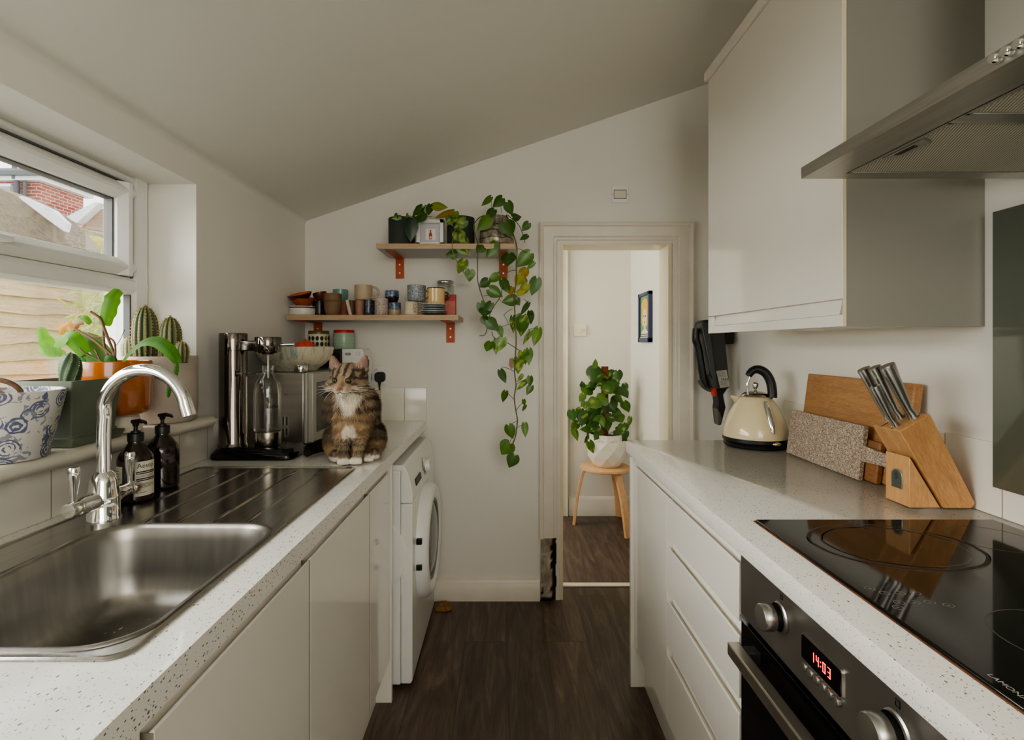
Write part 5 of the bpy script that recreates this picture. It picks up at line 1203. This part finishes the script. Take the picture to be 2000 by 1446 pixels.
# green rectangular planter
gp=M('sage_planter',S(104,112,96),.45,var=.12,vs=14,bmp=.1,bs=60)
e=thing('planter','sage green rectangular planter holding a small ribbed cactus','planter',(-1.06,1.27,SZ))
def rect(x0,x1,y0,y1,z,c=.004): return rr(x0,x1,y0,y1,c,z,3)
pr=[rect(-1.128,-.996,1.208,1.345,SZ+.026),rect(-1.136,-.985,1.198,1.352,SZ+.148),rect(-1.136,-.985,1.198,1.352,SZ+.152),rect(-1.130,-.991,1.204,1.346,SZ+.152),rect(-1.128,-.994,1.208,1.343,SZ+.13)]
obj('pot',MB().loft(pr,True,False),gp,e,smooth=30)
obj('saucer',MB().loft([rect(-1.134,-.990,1.202,1.358,SZ),rect(-1.140,-.984,1.196,1.364,SZ+.014),rect(-1.140,-.984,1.196,1.364,SZ+.020),rect(-1.130,-.994,1.206,1.35,SZ+.022),rect(-1.130,-.994,1.206,1.35,SZ+.027)]),gp,e,smooth=30)
obj('soil',MB().box(-1.13,-.99,1.206,1.345,SZ+.12,SZ+.138),soil_m,e)
def cactus(e,name,x,y,z,h,r,ribs,col,rcol,twist=0,spine=True,sp_len=.006,sc=S(214,196,150)):
    n=ribs*4; m=18; vs=[]; cs=[]; L=[]
    sp=MB()
    for j in range(m+1):
        t=j/m; rad=r*(.80+.24*math.sin(PI*min(1,t*1.1)))*(1 if t<.7 else math.sqrt(max(0,1-((t-.7)/.3)**2))*.999+.001); ring_=[]
        for k in range(n):
            a=2*PI*k/n+twist*t*3; rb=.86+.14*abs(math.cos((2*PI*k/n)*ribs/2))**1.0
            p=V((x+rad*rb*math.cos(a),y+rad*rb*math.sin(a),z+h*t)); ring_.append(p)
            rf=abs(math.cos((2*PI*k/n)*ribs/2)); cs.append(tuple(col[i]*(1-rf)*.75+(rcol[i] if rf>.9 else col[i])*rf for i in range(3)))
            if spine and k%4==0 and j>0 and j%1==0:
                nn=V((math.cos(a),math.sin(a),.25+.6*max(0,t-.7)))
                for q in range(8):
                    dv=(nn+V((R.uniform(-.8,.8),R.uniform(-.8,.8),R.uniform(-.5,.8)))).normalized()*sp_len*R.uniform(.6,1.3)
                    wv=dv.orthogonal().normalized()*.00045
                    sp.add([p-wv,p+wv,p+dv],[(0,1,2)])
        L.append(ring_)
    mb=MB().loft(L,False,True); mb.c=cs
    o=obj(name,mb,attr_mat(name+'_skin',.55,0),e,smooth=60)
    if spine: obj('spines',sp,M('cactus_spines',sc,.7),o,recalc=False,smooth=None)
    return o
cactus(e,'cactus',-1.042,1.262,SZ+.135,.082,.0225,8,S(58,84,50),S(104,124,88),.35,True,.003,S(214,210,196))
# orange pot on a white dish
e=thing('potted_plant','orchid cactus with flat green leaves in a glossy orange pot','plant',(-1.062,1.425,SZ))
ox,oy=-1.062,1.425
wd=thing('white_dish','upturned white dish under the orange pot on the sill','dish',(ox,oy,SZ)); obj('dish',MB().lathe([(0,0),(.064,0),(.068,.003),(.060,.040),(.055,.046),(0,.046)],(ox,oy,SZ),36),M('dish_white',S(226,220,206),.3),wd,smooth=40)
zo=SZ+.0466
og=M('orange_glaze',S(176,100,36),.14,var=.25,vs=9,coat=.4)
obj('pot',MB().lathe([(0,0),(.070,0),(.080,.004),(.087,.012),(.090,.025),(.092,.118),(.090,.143),(.088,.145),(.085,.143),(.084,.11),(0,.10)],(ox,oy,zo),52),og,e,smooth=40)
obj('soil',MB().lathe([(0,.132),(.0845,.130)],(ox,oy,zo),32),soil_m,e)
O1,S1=(0,500),3.615
LG=[S(76,128,16),S(62,110,16),S(88,140,20),S(52,96,20)]
ep=MB(); es=MB()
def q1(x,y,d=1.42): return P(O1[0]+x/S1,O1[1]+y/S1,d)
def strap(path,w,col,nrm=(.15,-1,.25),d=1.42,wav=.0,tipw=.15):
    pts=smooth_path([q1(a,b,d+(c if c else 0)) for a,b,c in path],5); n=len(pts); L=[];cs=[]
    for i,p in enumerate(pts):
        t=i/(n-1); ax_=(pts[min(i+1,n-1)]-pts[max(0,i-1)]).normalized(); sd=ax_.cross(V(nrm)).normalized(); up=sd.cross(ax_)
        hw=w/S1*d/F/2*(.22+.78*math.sin(PI*min(1,.10+t*.86))**.7)*(1+wav*math.sin(t*22))
        if i==n-1: hw*=.15
        L.append([p-sd*hw-up*hw*.18,p-sd*hw*.5-up*hw*.06,p,p+sd*hw*.5-up*hw*.06,p+sd*hw-up*hw*.18])
        g=R.uniform(.93,1.07)
        cs+=[tuple(q*g for q in col)]*2+[tuple(q*.72 for q in col)]+[tuple(q*g*1.05 for q in col)]*2
    m=MB().loft(L,False,False,closed=False); ep.add(m.v,m.f,cs)
strap([(735,492,0),(752,420,0),(775,340,-.01),(800,280,-.01),(842,236,0)],118,LG[2],wav=.08)
strap([(850,770,0),(905,690,-.02),(1000,610,-.05),(1095,598,-.08),(1180,650,-.10),(1235,715,-.11),(1248,765,-.11)],92,LG[1],(.1,-.8,.7))
strap([(1248,760,-.11),(1236,830,-.11),(1200,910,-.11),(1186,1005,-.11)],40,LG[3])
strap([(600,695,0),(545,620,0),(480,570,0),(380,640,.01)],112,LG[0],(.1,-1,.5))
strap([(440,715,.02),(370,660,.02),(320,600,.02),(280,505,.02)],100,LG[2],wav=.12)
strap([(430,710,.02),(340,680,.02),(278,650,.03)],70,LG[2])
strap([(800,770,.03),(720,690,.03),(640,600,.03),(545,560,.04)],120,S(92,126,66),wav=.05)
strap([(700,770,.0),(640,740,.0),(560,700,.0),(590,790,-.01)],70,LG[1])
strap([(640,480,.03),(600,440,.03),(565,440,.03)],44,LG[0]); strap([(600,760,-.02),(680,800,-.03),(620,778,-.03)],60,LG[1])
strap([(530,510,.02),(480,490,.02),(440,520,.02),(436,560,.02)],60,S(176,126,40),wav=.2); strap([(590,470,.02),(545,490,.02),(510,545,.02),(535,575,.02)],34,S(120,74,34),wav=.3)
strap([(760,760,-.02),(770,720,-.02),(800,775,-.02)],60,LG[3])
obj('leaves',ep,leaf_sun,e,recalc=False,smooth=60)
def stm(pts,r=.003): es.tube(smooth_path([q1(a,b) for a,b in pts],5),r,8)
stm([(822,775),(805,690),(770,600),(735,510),(705,440),(640,395)],.0036); stm([(810,720),(720,640),(640,580),(530,515)],.0036)
stm([(812,770),(815,660),(800,600),(745,570),(690,575),(625,545)],.0026); stm([(800,775),(740,650),(730,500)],.003); stm([(715,760),(690,700),(670,660)],.002); stm([(815,640),(850,590),(880,520)],.0009)
stm([(720,750),(600,690),(560,650)],.0018)
obj('stems',es,bark_m,e,smooth=60)
# concrete square pot with cacti
cg=M('pale_concrete',S(188,176,164),.75,var=.14,vs=12,bmp=.15,bs=80)
e=thing('cactus_planter','pale round concrete pot of tall ribbed cacti in the window corner','planter',(-1.066,1.633,SZ))
ccx,ccy,cr_=-1.066,1.633,.0985; ch=.200
obj('pot',MB().lathe([(0,0),(cr_-.010,0),(cr_-.004,.006),(cr_,.05),(cr_,ch-.003),(cr_-.002,ch),(cr_-.012,ch),(cr_-.013,ch-.03),(0,ch-.03)],(ccx,ccy,SZ),64),cg,e,smooth=40)
obj('soil',MB().lathe([(0,ch-.012),(cr_-.0125,ch-.016)],(ccx,ccy,SZ),40),soil_m,e)
zs=SZ+ch-.02
CG=S(72,88,50); CR=S(150,136,94)
cactus(e,'cactus',X_(284,1.62),1.62,zs,Z_(597,1.62)-zs,.0345,13,CG,CR,0,True,.007)
cactus(e,'cactus',X_(333,1.63),1.63,zs,Z_(618,1.63)-zs,.0305,12,CG,CR,0,True,.007)
cactus(e,'cactus',X_(356,1.60),1.60,zs,Z_(667,1.60)-zs,.018,10,CG,CR,0,True,.005)
cactus(e,'cactus',X_(249,1.64),1.64,zs,Z_(660,1.64)-zs,.016,10,S(150,160,130),S(220,214,196),0,True,.005)
# ---- hallway stool and pothos on a moss pole
hx,hy=X_(1182,3.76),3.76; hs=.432
st=thing('stool','round bentwood stool in the hallway with a plant on it','stool',(hx,hy,0))
obj('seat',MB().lathe([(0,-.0),(.168,-.0),(.176,.004),(.178,.012),(.176,.020),(.168,.024),(0,.024)],(hx,hy,hs-.024),48),birch,st,smooth=40)
for fx,fy in ((1121,3.80),(1227,3.53),(1210,3.97)):
    f=V((X_(fx,fy),fy,.0)); dv=(f-V((hx,hy,0))); dv.z=0; dv.normalize(); c=V((hx,hy,0))
    top=[c+dv*.06+V((0,0,hs-.032)),c+dv*.12+V((0,0,hs-.033)),c+dv*.150+V((0,0,hs-.045)),c+dv*.163+V((0,0,hs-.08)),f*.5+(c+dv*.165)*.5+V((0,0,.22)),f+V((0,0,.0))]
    sd=V((-dv.y,dv.x,0)); pp=smooth_path(top,5); L=[]
    for i,p in enumerate(pp):
        ta=(pp[min(i+1,len(pp)-1)]-pp[max(i-1,0)]).normalized(); nn=sd.cross(ta).normalized()
        L.append([p+sd*.025+nn*.011,p-sd*.025+nn*.011,p-sd*.025-nn*.011,p+sd*.025-nn*.011])
    if L[-1][0].z!=0:
        for q in L[-1]: q.z=max(.0,q.z*0)
    obj('leg',MB().loft(L),birch,st,bev=.003,smooth=40)
e=thing('potted_plant','bushy pothos on a moss pole in a faceted white pot on the hallway stool','plant',(hx+.012,hy,hs))
wp=M('faceted_white',S(226,222,212),.35,var=.02)
n=18; rows=[(.0005,.085),(.02,.108),(.075,.136),(.130,.141),(.185,.137),(.205,.133)]; L=[]
hxp=hx+.012
for j,(z,r) in enumerate(rows):
    L.append([V((hxp+r*(1.0 if (k+j)%2 else (.94 if 0<j<5 else 1))*math.cos(2*PI*(k)/n),hy+r*(1.0 if (k+j)%2 else (.94 if 0<j<5 else 1))*math.sin(2*PI*(k)/n),hs+z)) for k in range(n)])
L.append([V((hxp+.131*math.cos(2*PI*k/n),hy+.131*math.sin(2*PI*k/n),hs+.232)) for k in range(n)])
L.append([V((hxp+.121*math.cos(2*PI*k/n),hy+.121*math.sin(2*PI*k/n),hs+.232)) for k in range(n)])
L.append([V((hxp+.118*math.cos(2*PI*k/n),hy+.118*math.sin(2*PI*k/n),hs+.20)) for k in range(n)])
mb=MB(); vs=[p for r in L for p in r]; fs=[]
for j in range(len(L)-1):
    for k in range(n):
        a,b,c,d=j*n+k,j*n+(k+1)%n,(j+1)*n+(k+1)%n,(j+1)*n+k
        fs+= [(a,b,c),(a,c,d)] if (k+j)%2 else [(a,b,d),(b,c,d)]
fs.append(list(range(n))[::-1]); mb.add(vs,fs); obj('pot',mb,wp,e,smooth=None)
obj('soil',MB().lathe([(0,.205),(.117,.205)],(hxp,hy,hs),32),soil_m,e)
px_,pz=X_(1181,3.76),Z_(716,3.76)
obj('moss_pole',MB().tube([(px_,hy,hs+.2),(px_,hy,pz)],.026,14),M('coir_pole',S(118,76,44),.95,var=.5,vs=60,bmp=.8,bs=120),e)
hl=MB(); hv=MB()
LS=[S(58,96,38),S(72,110,42),S(50,84,34),S(88,122,52),S(66,102,38)]
OH,SHh=(1080,660),3.443
fixed=[((285,200),(290,140),34),((275,200),(265,300),84),((330,240),(285,290),50),((435,225),(440,300),52),((370,240),(430,290),70),((480,310),(500,365),34),((390,290),(430,360),90),((460,330),(510,405),60),((240,335),(200,380),76),((210,380),(180,430),40),((420,385),(455,430),84),((480,430),(515,500),60),((125,490),(140,565),56),((190,480),(175,560),60),((210,500),(195,600),60),((170,575),(120,600),50),((140,610),(170,695),40),((250,510),(230,600),50),((300,500),(240,560),60),((320,620),(280,690),56),((350,550),(370,630),66),((245,700),(275,780),44),((400,520),(390,570),70),((470,580),(480,640),60),((490,630),(460,700),44),((520,535),(510,600),28),((440,520),(470,570),70),((420,620),(480,650),60),((350,400),(290,440),80),((300,420),(250,470),70),((380,440),(420,500),80),((330,470),(360,540),70),((220,430),(215,480),50),((200,330),(195,290),30),((380,330),(350,380),70),((270,560),(300,620),60)]
for b,t,w in fixed:
    d=hy+R.uniform(-.13,.02)
    Bp=P(OH[0]+b[0]/SHh,OH[1]+b[1]/SHh,d); Tp=P(OH[0]+t[0]/SHh,OH[1]+t[1]/SHh,d-R.uniform(0,.05))
    c=R.choice(LS); hl.leaf(Bp,Tp,w/SHh*d/F*1.3,(R.uniform(-.5,.5),-1,R.uniform(0,.7)),c,.22,.15,var=.05,vcol=S(150,164,84),p=.58)
for k in range(46):
    z=R.uniform(hs+.20,pz-.03); tt=(z-hs-.2)/(pz-hs-.2); a=R.uniform(0,2*PI); rad=(.19-.15*tt)*R.uniform(.4,1.0)
    b=V((px_+rad*math.cos(a),hy+rad*math.sin(a),z)); dv=V((math.cos(a)*.7+R.uniform(-.5,.5),math.sin(a)*.7+R.uniform(-.5,.5),R.uniform(-1.0,.1))).normalized()
    c=R.choice(LS); hl.leaf(b,b+dv*R.uniform(.06,.10),R.uniform(.04,.065),(R.uniform(-.5,.5),-1,R.uniform(0,.9)),c,.22,.2,var=.05,vcol=S(150,164,84),p=.58)
    if k%2==0: hv.tube(smooth_path([(px_,hy,z-.03),(px_+rad*.5*math.cos(a),hy+rad*.5*math.sin(a),z+.02),b],4),.0022,6)
obj('foliage',hl,attr_mat('hall_leaf',.32,.3),e,recalc=False,smooth=60); obj('stems',hv,M('hall_stem',S(128,136,62),.6),e,smooth=60)
# ================= the cat =================
def build_cat():
    base=V((X_(690,1.70),1.70,ZW+.0025)); k=.00173
    cat=thing('cat','tabby cat with white bib and paws sitting on the left worktop','cat',base,rot=(0,0,math.radians(15.7)))
    raw=MB()
    def E(c,r,rot=None): raw.ell(c,r,24,16,rot)
    def cap(pts,rs): 
        raw.tube(smooth_path(pts,5),[rs[0]+(rs[-1]-rs[0])*i/(5*(len(pts)-1)) for i in range(5*(len(pts)-1)+1)] if len(rs)==2 else sum([[rs[i]+(rs[i+1]-rs[i])*j/5 for j in range(5)] for i in range(len(rs)-1)],[])+[rs[-1]],16)
        for p,r in ((pts[0],rs[0]),(pts[-1],rs[-1])): raw.ell(p,(r,r,r),14,10)
    # trunk
    E((.006,.165,.078),(.088,.105,.080)); E((.006,.125,.125),(.084,.095,.090)); E((-.004,.085,.165),(.079,.080,.075))
    E((-.010,.055,.185),(.076,.064,.062)); E((-.010,.050,.215),(.066,.058,.050)); E((-.008,.028,.130),(.058,.040,.06))
    E((.045,.075,.175),(.044,.06,.06)); E((-.06,.075,.170),(.040,.055,.055))
    # haunches
    for s in (-1,1): E((.006+s*.068,.115,.060),(.036,.080,.060)); E((.006+s*.062,.052,.026),(.026,.05,.026))
    # front legs and paws
    cap([(-.036,.050,.150),(-.036,.012,.09),(-.031,.002,.045),(-.030,-.002,.016)],[.034,.026,.0175,.0155])
    cap([(.022,.050,.150),(.022,.012,.09),(.014,.001,.045),(.011,-.003,.016)],[.034,.026,.018,.0155])
    for x,y in ((-.031,-.010),(.009,-.013)):
        E((x,y+.006,.012),(.020,.026,.0125))
        for q in (-1.5,-.5,.5,1.5): E((x+q*.0088,y-.012+abs(q)*.003,.0105),(.0062,.011,.0095))
    for x,y in ((.048,.030),(-.050,.052)):
        E((x,y,.012),(.019,.032,.012))
        for q in (-1,0,1): E((x+q*.010,y-.024+abs(q)*.003,.010),(.0065,.011,.009))
    # tail curled round the left
    cap([(.0,.255,.03),(-.06,.25,.024),(-.11,.215,.022),(-.140,.17,.020),(-.150,.125,.018)],[.024,.023,.021,.018,.013])
    # head
    yaw=Matrix.Rotation(math.radians(-22),3,'Z')@Matrix.Rotation(math.radians(4),3,'X')
    hc=V((-.015,.028,.268))
    def Hh(p): return hc+yaw@V(p)
    def EH(p,r): raw.ell(Hh(p),r,22,14,yaw)
    EH((0,.006,.006),(.060,.056,.050)); EH((0,-.020,-.004),(.050,.040,.040)); EH((0,.0,-.028),(.056,.048,.030))
    for s in (-1,1): EH((s*.042,-.012,-.018),(.027,.034,.026)); EH((s*.013,-.055,-.0245),(.0145,.016,.0125)); EH((s*.024,-.044,.010),(.016,.014,.012))
    EH((0,-.046,-.006),(.013,.022,.018)); EH((0,-.052,-.036),(.015,.014,.010))
    # ears
    for s in (-1,1):
        L=[]; n=14
        for t in (0,.25,.5,.75,.92,1):
            c=V((s*(.037+.021*t),.004+.004*t,.026+.056*t)); rx=.0275*(1-t)**.72+.0035; ry=.0125*(1-t)**.8+.003
            L.append([Hh(c+V((rx*math.cos(2*PI*i/n),ry*math.sin(2*PI*i/n),0))) for i in range(n)])
        raw.loft(L)
    me=bpy.data.meshes.new('raw'); me.from_pydata([tuple(v) for v in raw.v],[],raw.f); me.update()
    bm=bmesh.new(); bm.from_mesh(me); bmesh.ops.recalc_face_normals(bm,faces=bm.faces); bm.to_mesh(me); bm.free()
    tmp=bpy.data.objects.new('raw',me); COL.objects.link(tmp)
    m=tmp.modifiers.new('r','REMESH'); m.mode='VOXEL'; m.voxel_size=.0030
    s_=tmp.modifiers.new('s','SMOOTH'); s_.iterations=6; s_.factor=.5
    dg=bpy.context.evaluated_depsgraph_get(); nm=bpy.data.meshes.new_from_object(tmp.evaluated_get(dg)); bpy.data.objects.remove(tmp); bpy.data.meshes.remove(me)
    nm.name='body'
    BR=S(122,106,88); TAN=S(186,164,134); DK=S(47,40,34); ORG=S(188,156,120); WH=S(228,220,206); PNK=S(142,116,103); GRY=S(110,84,60)
    iy=yaw.inverted()
    def lerp(a,b,t): t=max(0,min(1,t)); return tuple(a[i]+(b[i]-a[i])*t for i in range(3))
    def ss(a,b,x): t=max(0,min(1,(x-a)/(b-a))); return t*t*(3-2*t)
    def colour(p,n):
        x,y,z=p; nz=mnoise.noise(V((x*30,y*30,z*30)))*.5; nf=mnoise.noise(V((x*110,y*110,z*60)))*.5
        h=iy@(V(p)-hc); c=BR
        if z>.228 and h.length<.125:      # head
            c=lerp(BR,TAN,ss(.0,.03,-h.z)*.5+.25+nf*.4)
            st=math.sin(h.x*270+nf*2.2)
            if h.z>.006 and h.y<.03: c=lerp(c,DK,ss(.0,.55,st)*ss(.004,.02,h.z)*.85)
            if abs(h.x)<.010 and -.03<h.z<.02 and h.y<-.02: c=lerp(c,S(142,112,86),.8)
            if abs(h.x)>.026:                 # cheek stripes
                c=lerp(c,DK,ss(.1,.7,math.sin((h.z+abs(h.x)*.35)*290+nf*2))*.75)
            ed=V((abs(h.x)-.0225,0,h.z-.006)); 
            if ed.length<.0112 and h.y<-.02: c=lerp(S(40,30,22),c,ss(.0080,.0112,ed.length))
            if h.y<-.045 and h.z<-.024 : c=lerp(c,WH,ss(-.022,-.034,h.z)*.9)
            if h.y>.012: c=lerp(c,DK,.45+nf*.5)
            if h.z>.040 and abs(h.x)>.02:      # ears
                c=PNK if (n.dot(yaw@V((0,-1,.1)))>.30) else GRY
                if c is PNK: c=lerp(PNK,S(126,100,86),ss(.0,1,nf+.5))
            return c
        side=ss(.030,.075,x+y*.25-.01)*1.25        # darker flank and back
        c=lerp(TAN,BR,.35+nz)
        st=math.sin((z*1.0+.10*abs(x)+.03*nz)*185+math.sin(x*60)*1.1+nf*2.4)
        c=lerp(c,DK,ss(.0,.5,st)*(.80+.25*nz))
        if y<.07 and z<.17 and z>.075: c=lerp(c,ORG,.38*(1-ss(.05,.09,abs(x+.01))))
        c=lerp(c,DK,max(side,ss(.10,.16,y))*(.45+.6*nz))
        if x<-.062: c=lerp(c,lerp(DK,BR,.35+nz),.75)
        if z<.075 and y>.02 and y<.11 and abs(x-.006)>.036: c=lerp(c,ORG,ss(.085,.03,z)*ss(.012,.028,z)*(.85-side*.2))
        bx=abs(x+.012-(z-.2)*.12); bw=.011+.027*ss(.158,.232,z)
        if n.y<.15 and .150<z<.246 and y<.06: c=lerp(c,WH,ss(bw+.010,bw-.004,bx+nf*.014)*ss(.150,.170,z))
        dsp=math.hypot(x+.014,(z-.100)*.85)
        if n.y<.2 and y<.04: c=lerp(c,WH,ss(.027,.017,dsp+nf*.006))
        if z<.085 and y<.035 and abs(x+.008)<.055:   # foreleg bars
            c=lerp(c,TAN,.4); c=lerp(c,DK,ss(.2,.8,math.sin(z*330+nf*3))*.8)
        if z<.030: c=lerp(c,WH,ss(.028,.020,z+nf*.008)*(1 if y<(.075 if x>.03 else .032) and abs(x)<.085 else 0))
        if x<-.095 and z<.05: c=lerp(S(36,27,21),BR,max(0,nf)*.6)
        return c
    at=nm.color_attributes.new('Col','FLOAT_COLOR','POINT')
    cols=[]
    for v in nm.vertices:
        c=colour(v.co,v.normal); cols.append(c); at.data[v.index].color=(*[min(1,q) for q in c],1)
    for p in nm.polygons: p.use_smooth=True
    nm.materials.clear(); nm.materials.append(attr_mat('tabby_coat',.8,0,spec=.15))
    body=bpy.data.objects.new('body',nm); COL.objects.link(body); body.parent=cat
    # coat: short tapering hairs lying along the body
    rng=random.Random(5); fur=MB(); polys=nm.polygons; areas=[p.area for p in polys]
    idx=rng.choices(range(len(polys)),weights=areas,k=30000)
    for i in idx:
        p=polys[i]; vi=p.vertices; w=[rng.random() for _ in vi]; s=sum(w)
        co=V((0,0,0)); n=V((0,0,0))
        for q,a in zip(vi,w): co+=nm.vertices[q].co*(a/s); n+=nm.vertices[q].normal*(a/s)
        n.normalize(); h=iy@(co-hc); head=co.z>.228 and h.length<.125
        if co.z<.006: continue
        c=colour(co,n)
        if head:
            L=.0065; fl=(yaw@V((h.x*3,.55,h.z*3+.1)))
            if h.z>.040 and abs(h.x)>.02: L=.004; fl=V((0,.2,1))
            if h.y<-.045: L=.003
            if abs(h.x)>.035 and h.z<-.005: L=.012
        elif co.z<.028: L=.004; fl=V((0,-.2,-1))
        else:
            L=.0125; fl=V((co.x*2.0,.25,-1))
            if co.x<-.09 and co.z<.05: L=.014; fl=V((-.6,-.6,.1))
            if co.z>.15 and n.y<0 and abs(co.x+.01)<.05: L=.016
        fl=fl-n*fl.dot(n); fl=fl.normalized() if fl.length>1e-5 else V((0,0,-1))
        d=(n*.42+fl*1.0+V((rng.uniform(-.3,.3),rng.uniform(-.3,.3),rng.uniform(-.3,.3)))).normalized()
        L*=rng.uniform(.75,1.55); g=rng.uniform(.68,1.32)
        sd=d.cross(n)
        if sd.length<1e-4: continue
        sd=sd.normalized()*(.00055 if not head else .00042)
        mid=co+d*L*.55+n*L*.06; tip=co+d*L-n*L*.10
        if tip.z<.001: tip.z=.001
        cc=tuple(min(1,q*g) for q in c)
        fur.add([co-sd-n*.001,co+sd-n*.001,mid+sd*.7,mid-sd*.7,tip],[(0,1,2,3),(3,2,4)],[tuple(q*.9 for q in cc)]*2+[cc]*2+[tuple(min(1,q*1.12) for q in cc)])
    fo=obj('fur',fur,attr_mat('tabby_hair',.75,.12,spec=.2),body,recalc=False,smooth=None); fo['kind']='stuff'
    # face
    eye_m=M('cat_iris',S(104,108,62),.05,var=.2,vs=200,coat=.6)
    for s in (-1,1):
        c=Hh((s*.0225,-.0545,.006)); e=MB(); e.ell(c,(.0068,.0050,.0056),18,12,yaw); eo=obj('eye',e,eye_m,body,smooth=60)
        pu=MB(); pu.ell(Hh((s*.0225,-.0582,.006)),(.0030,.0018,.0042),12,8,yaw); obj('pupil',pu,black_gl,eo,smooth=60)
        rm=MB(); rm.tube([Hh((s*.0225+.0076*math.cos(a),-.0562+.004*abs(math.cos(a)),.0062+.0060*math.sin(a))) for a in [2*PI*i/20 for i in range(21)]],.0008,6,False); obj('eyelid',rm,M('eyelid_dark',S(38,28,22),.6),eo,smooth=60)
    nb=MB(); nb.loft([[Hh(q) for q in ((-.0070,-.0700,-.0135),(.0070,-.0700,-.0135),(.0022,-.0715,-.0205),(-.0022,-.0715,-.0205))],[Hh(q) for q in ((-.0055,-.0745,-.0140),(.0055,-.0745,-.0140),(.0016,-.0740,-.0195),(-.0016,-.0740,-.0195))]]); obj('nose',nb,M('nose_pink_brown',S(150,96,80),.45),body,bev=.001)
    mo=MB(); mo.tube(smooth_path([Hh(q) for q in ((-.017,-.062,-.0345),(-.008,-.0685,-.0335),(0,-.0705,-.0285),(.008,-.0685,-.0335),(.017,-.062,-.0345))],4),.0009,6); obj('mouth',mo,M('mouth_dark',S(60,40,34),.7),body)
    wk=MB()
    for s in (-1,1):
        for j in range(7):
            b=V((s*.018,-.062,-.023-.002*(j%3))); t=V((s*(.075+.012*(j%3)),-.045+.01*j*.3,-.010-.0095*j+.003*j*(j%2)))
            m_=b*.5+t*.5+V((0,-.006,.006)); wk.tube(smooth_path([Hh(b),Hh(m_),Hh(t)],4),[.00042,.0004,.0004,.00036,.00034,.0003,.00026,.0002,.0001],4)
    obj('whiskers',wk,M('whisker_white',S(236,230,220),.5),body)
    ef=MB()
    for s in (-1,1):
        for j in range(16):
            u=rng.uniform(-.014,.012); b=Hh((s*(.037+u),-.004,.036+abs(u)*.3)); t=Hh((s*(.040+u*1.4),-.010,.060+rng.uniform(-.012,.012)))
            ef.tube([b,(b+t)/2+yaw@V((0,-.004,0)),t],[.0005,.0004,.0001],4)
    obj('ear_hairs',ef,M('ear_hair',S(206,186,160),.7),body)
build_cat()
# ---------------------------------------------------------------- camera, light, world
cam=bpy.data.cameras.new('camera'); co=bpy.data.objects.new('camera',cam); COL.objects.link(co)
co.location=(0,0,H); co.rotation_euler=(PI/2,0,0)
cam.sensor_width=36; cam.sensor_fit='HORIZONTAL'; cam.lens=F/2000*36
cam.shift_x=(1000-CX)/2000; cam.shift_y=-(723-CY)/2000; cam.clip_start=.02
SC.camera=co
def area(name,loc,target,sx,sy,power,color):
    l=bpy.data.lights.new(name,'AREA'); l.shape='RECTANGLE'; l.size=sx; l.size_y=sy; l.energy=power; l.color=color
    o=bpy.data.objects.new(name,l); COL.objects.link(o); o.location=loc
    o.rotation_euler=(V(target)-V(loc)).to_track_quat('-Z','Y').to_euler(); return o
LW,LH,LR,WS=170,20,27,2.2
area('sky_light_at_window',(-2.75,.30,2.25),(-.2,1.0,1.15),3.4,2.0,LW,(1.0,.985,.94))
area('hallway_window_light',(-1.3,3.35,1.55),(.95,3.5,1.0),.9,1.3,LH,(1.0,.975,.91))
area('rear_fill_light',(.55,-1.8,1.7),(-.75,1.6,1.25),1.5,1.3,LR,(1.0,.965,.89))  # added fill lamp behind the camera, lifts the left wall and tiles
w=bpy.data.worlds.new('sky'); SC.world=w; w.use_nodes=True; t=w.node_tree; bg=t.nodes['Background']
g=nd(t,'TexCoord').outputs['Generated']; z=nd(t,'SeparateXYZ',{0:g}).outputs[2]
t.links.new(ramp(t,math_(t,'ADD',math_(t,'MULTIPLY',z,.5),.5),[(.45,(.75,.74,.70)),(.6,(.95,.97,1.0)),(1.0,(.80,.88,1.0))]),bg.inputs['Color'])
bg.inputs['Strength'].default_value=WS
SC.view_settings.view_transform='AgX'; SC.view_settings.look='AgX - Medium High Contrast'; SC.view_settings.exposure=0.52
SC.cycles.max_bounces=10; SC.cycles.diffuse_bounces=6; SC.cycles.transparent_max_bounces=16
SC.cycles.sample_clamp_indirect=4.0; SC.cycles.caustics_reflective=False; SC.cycles.caustics_refractive=False
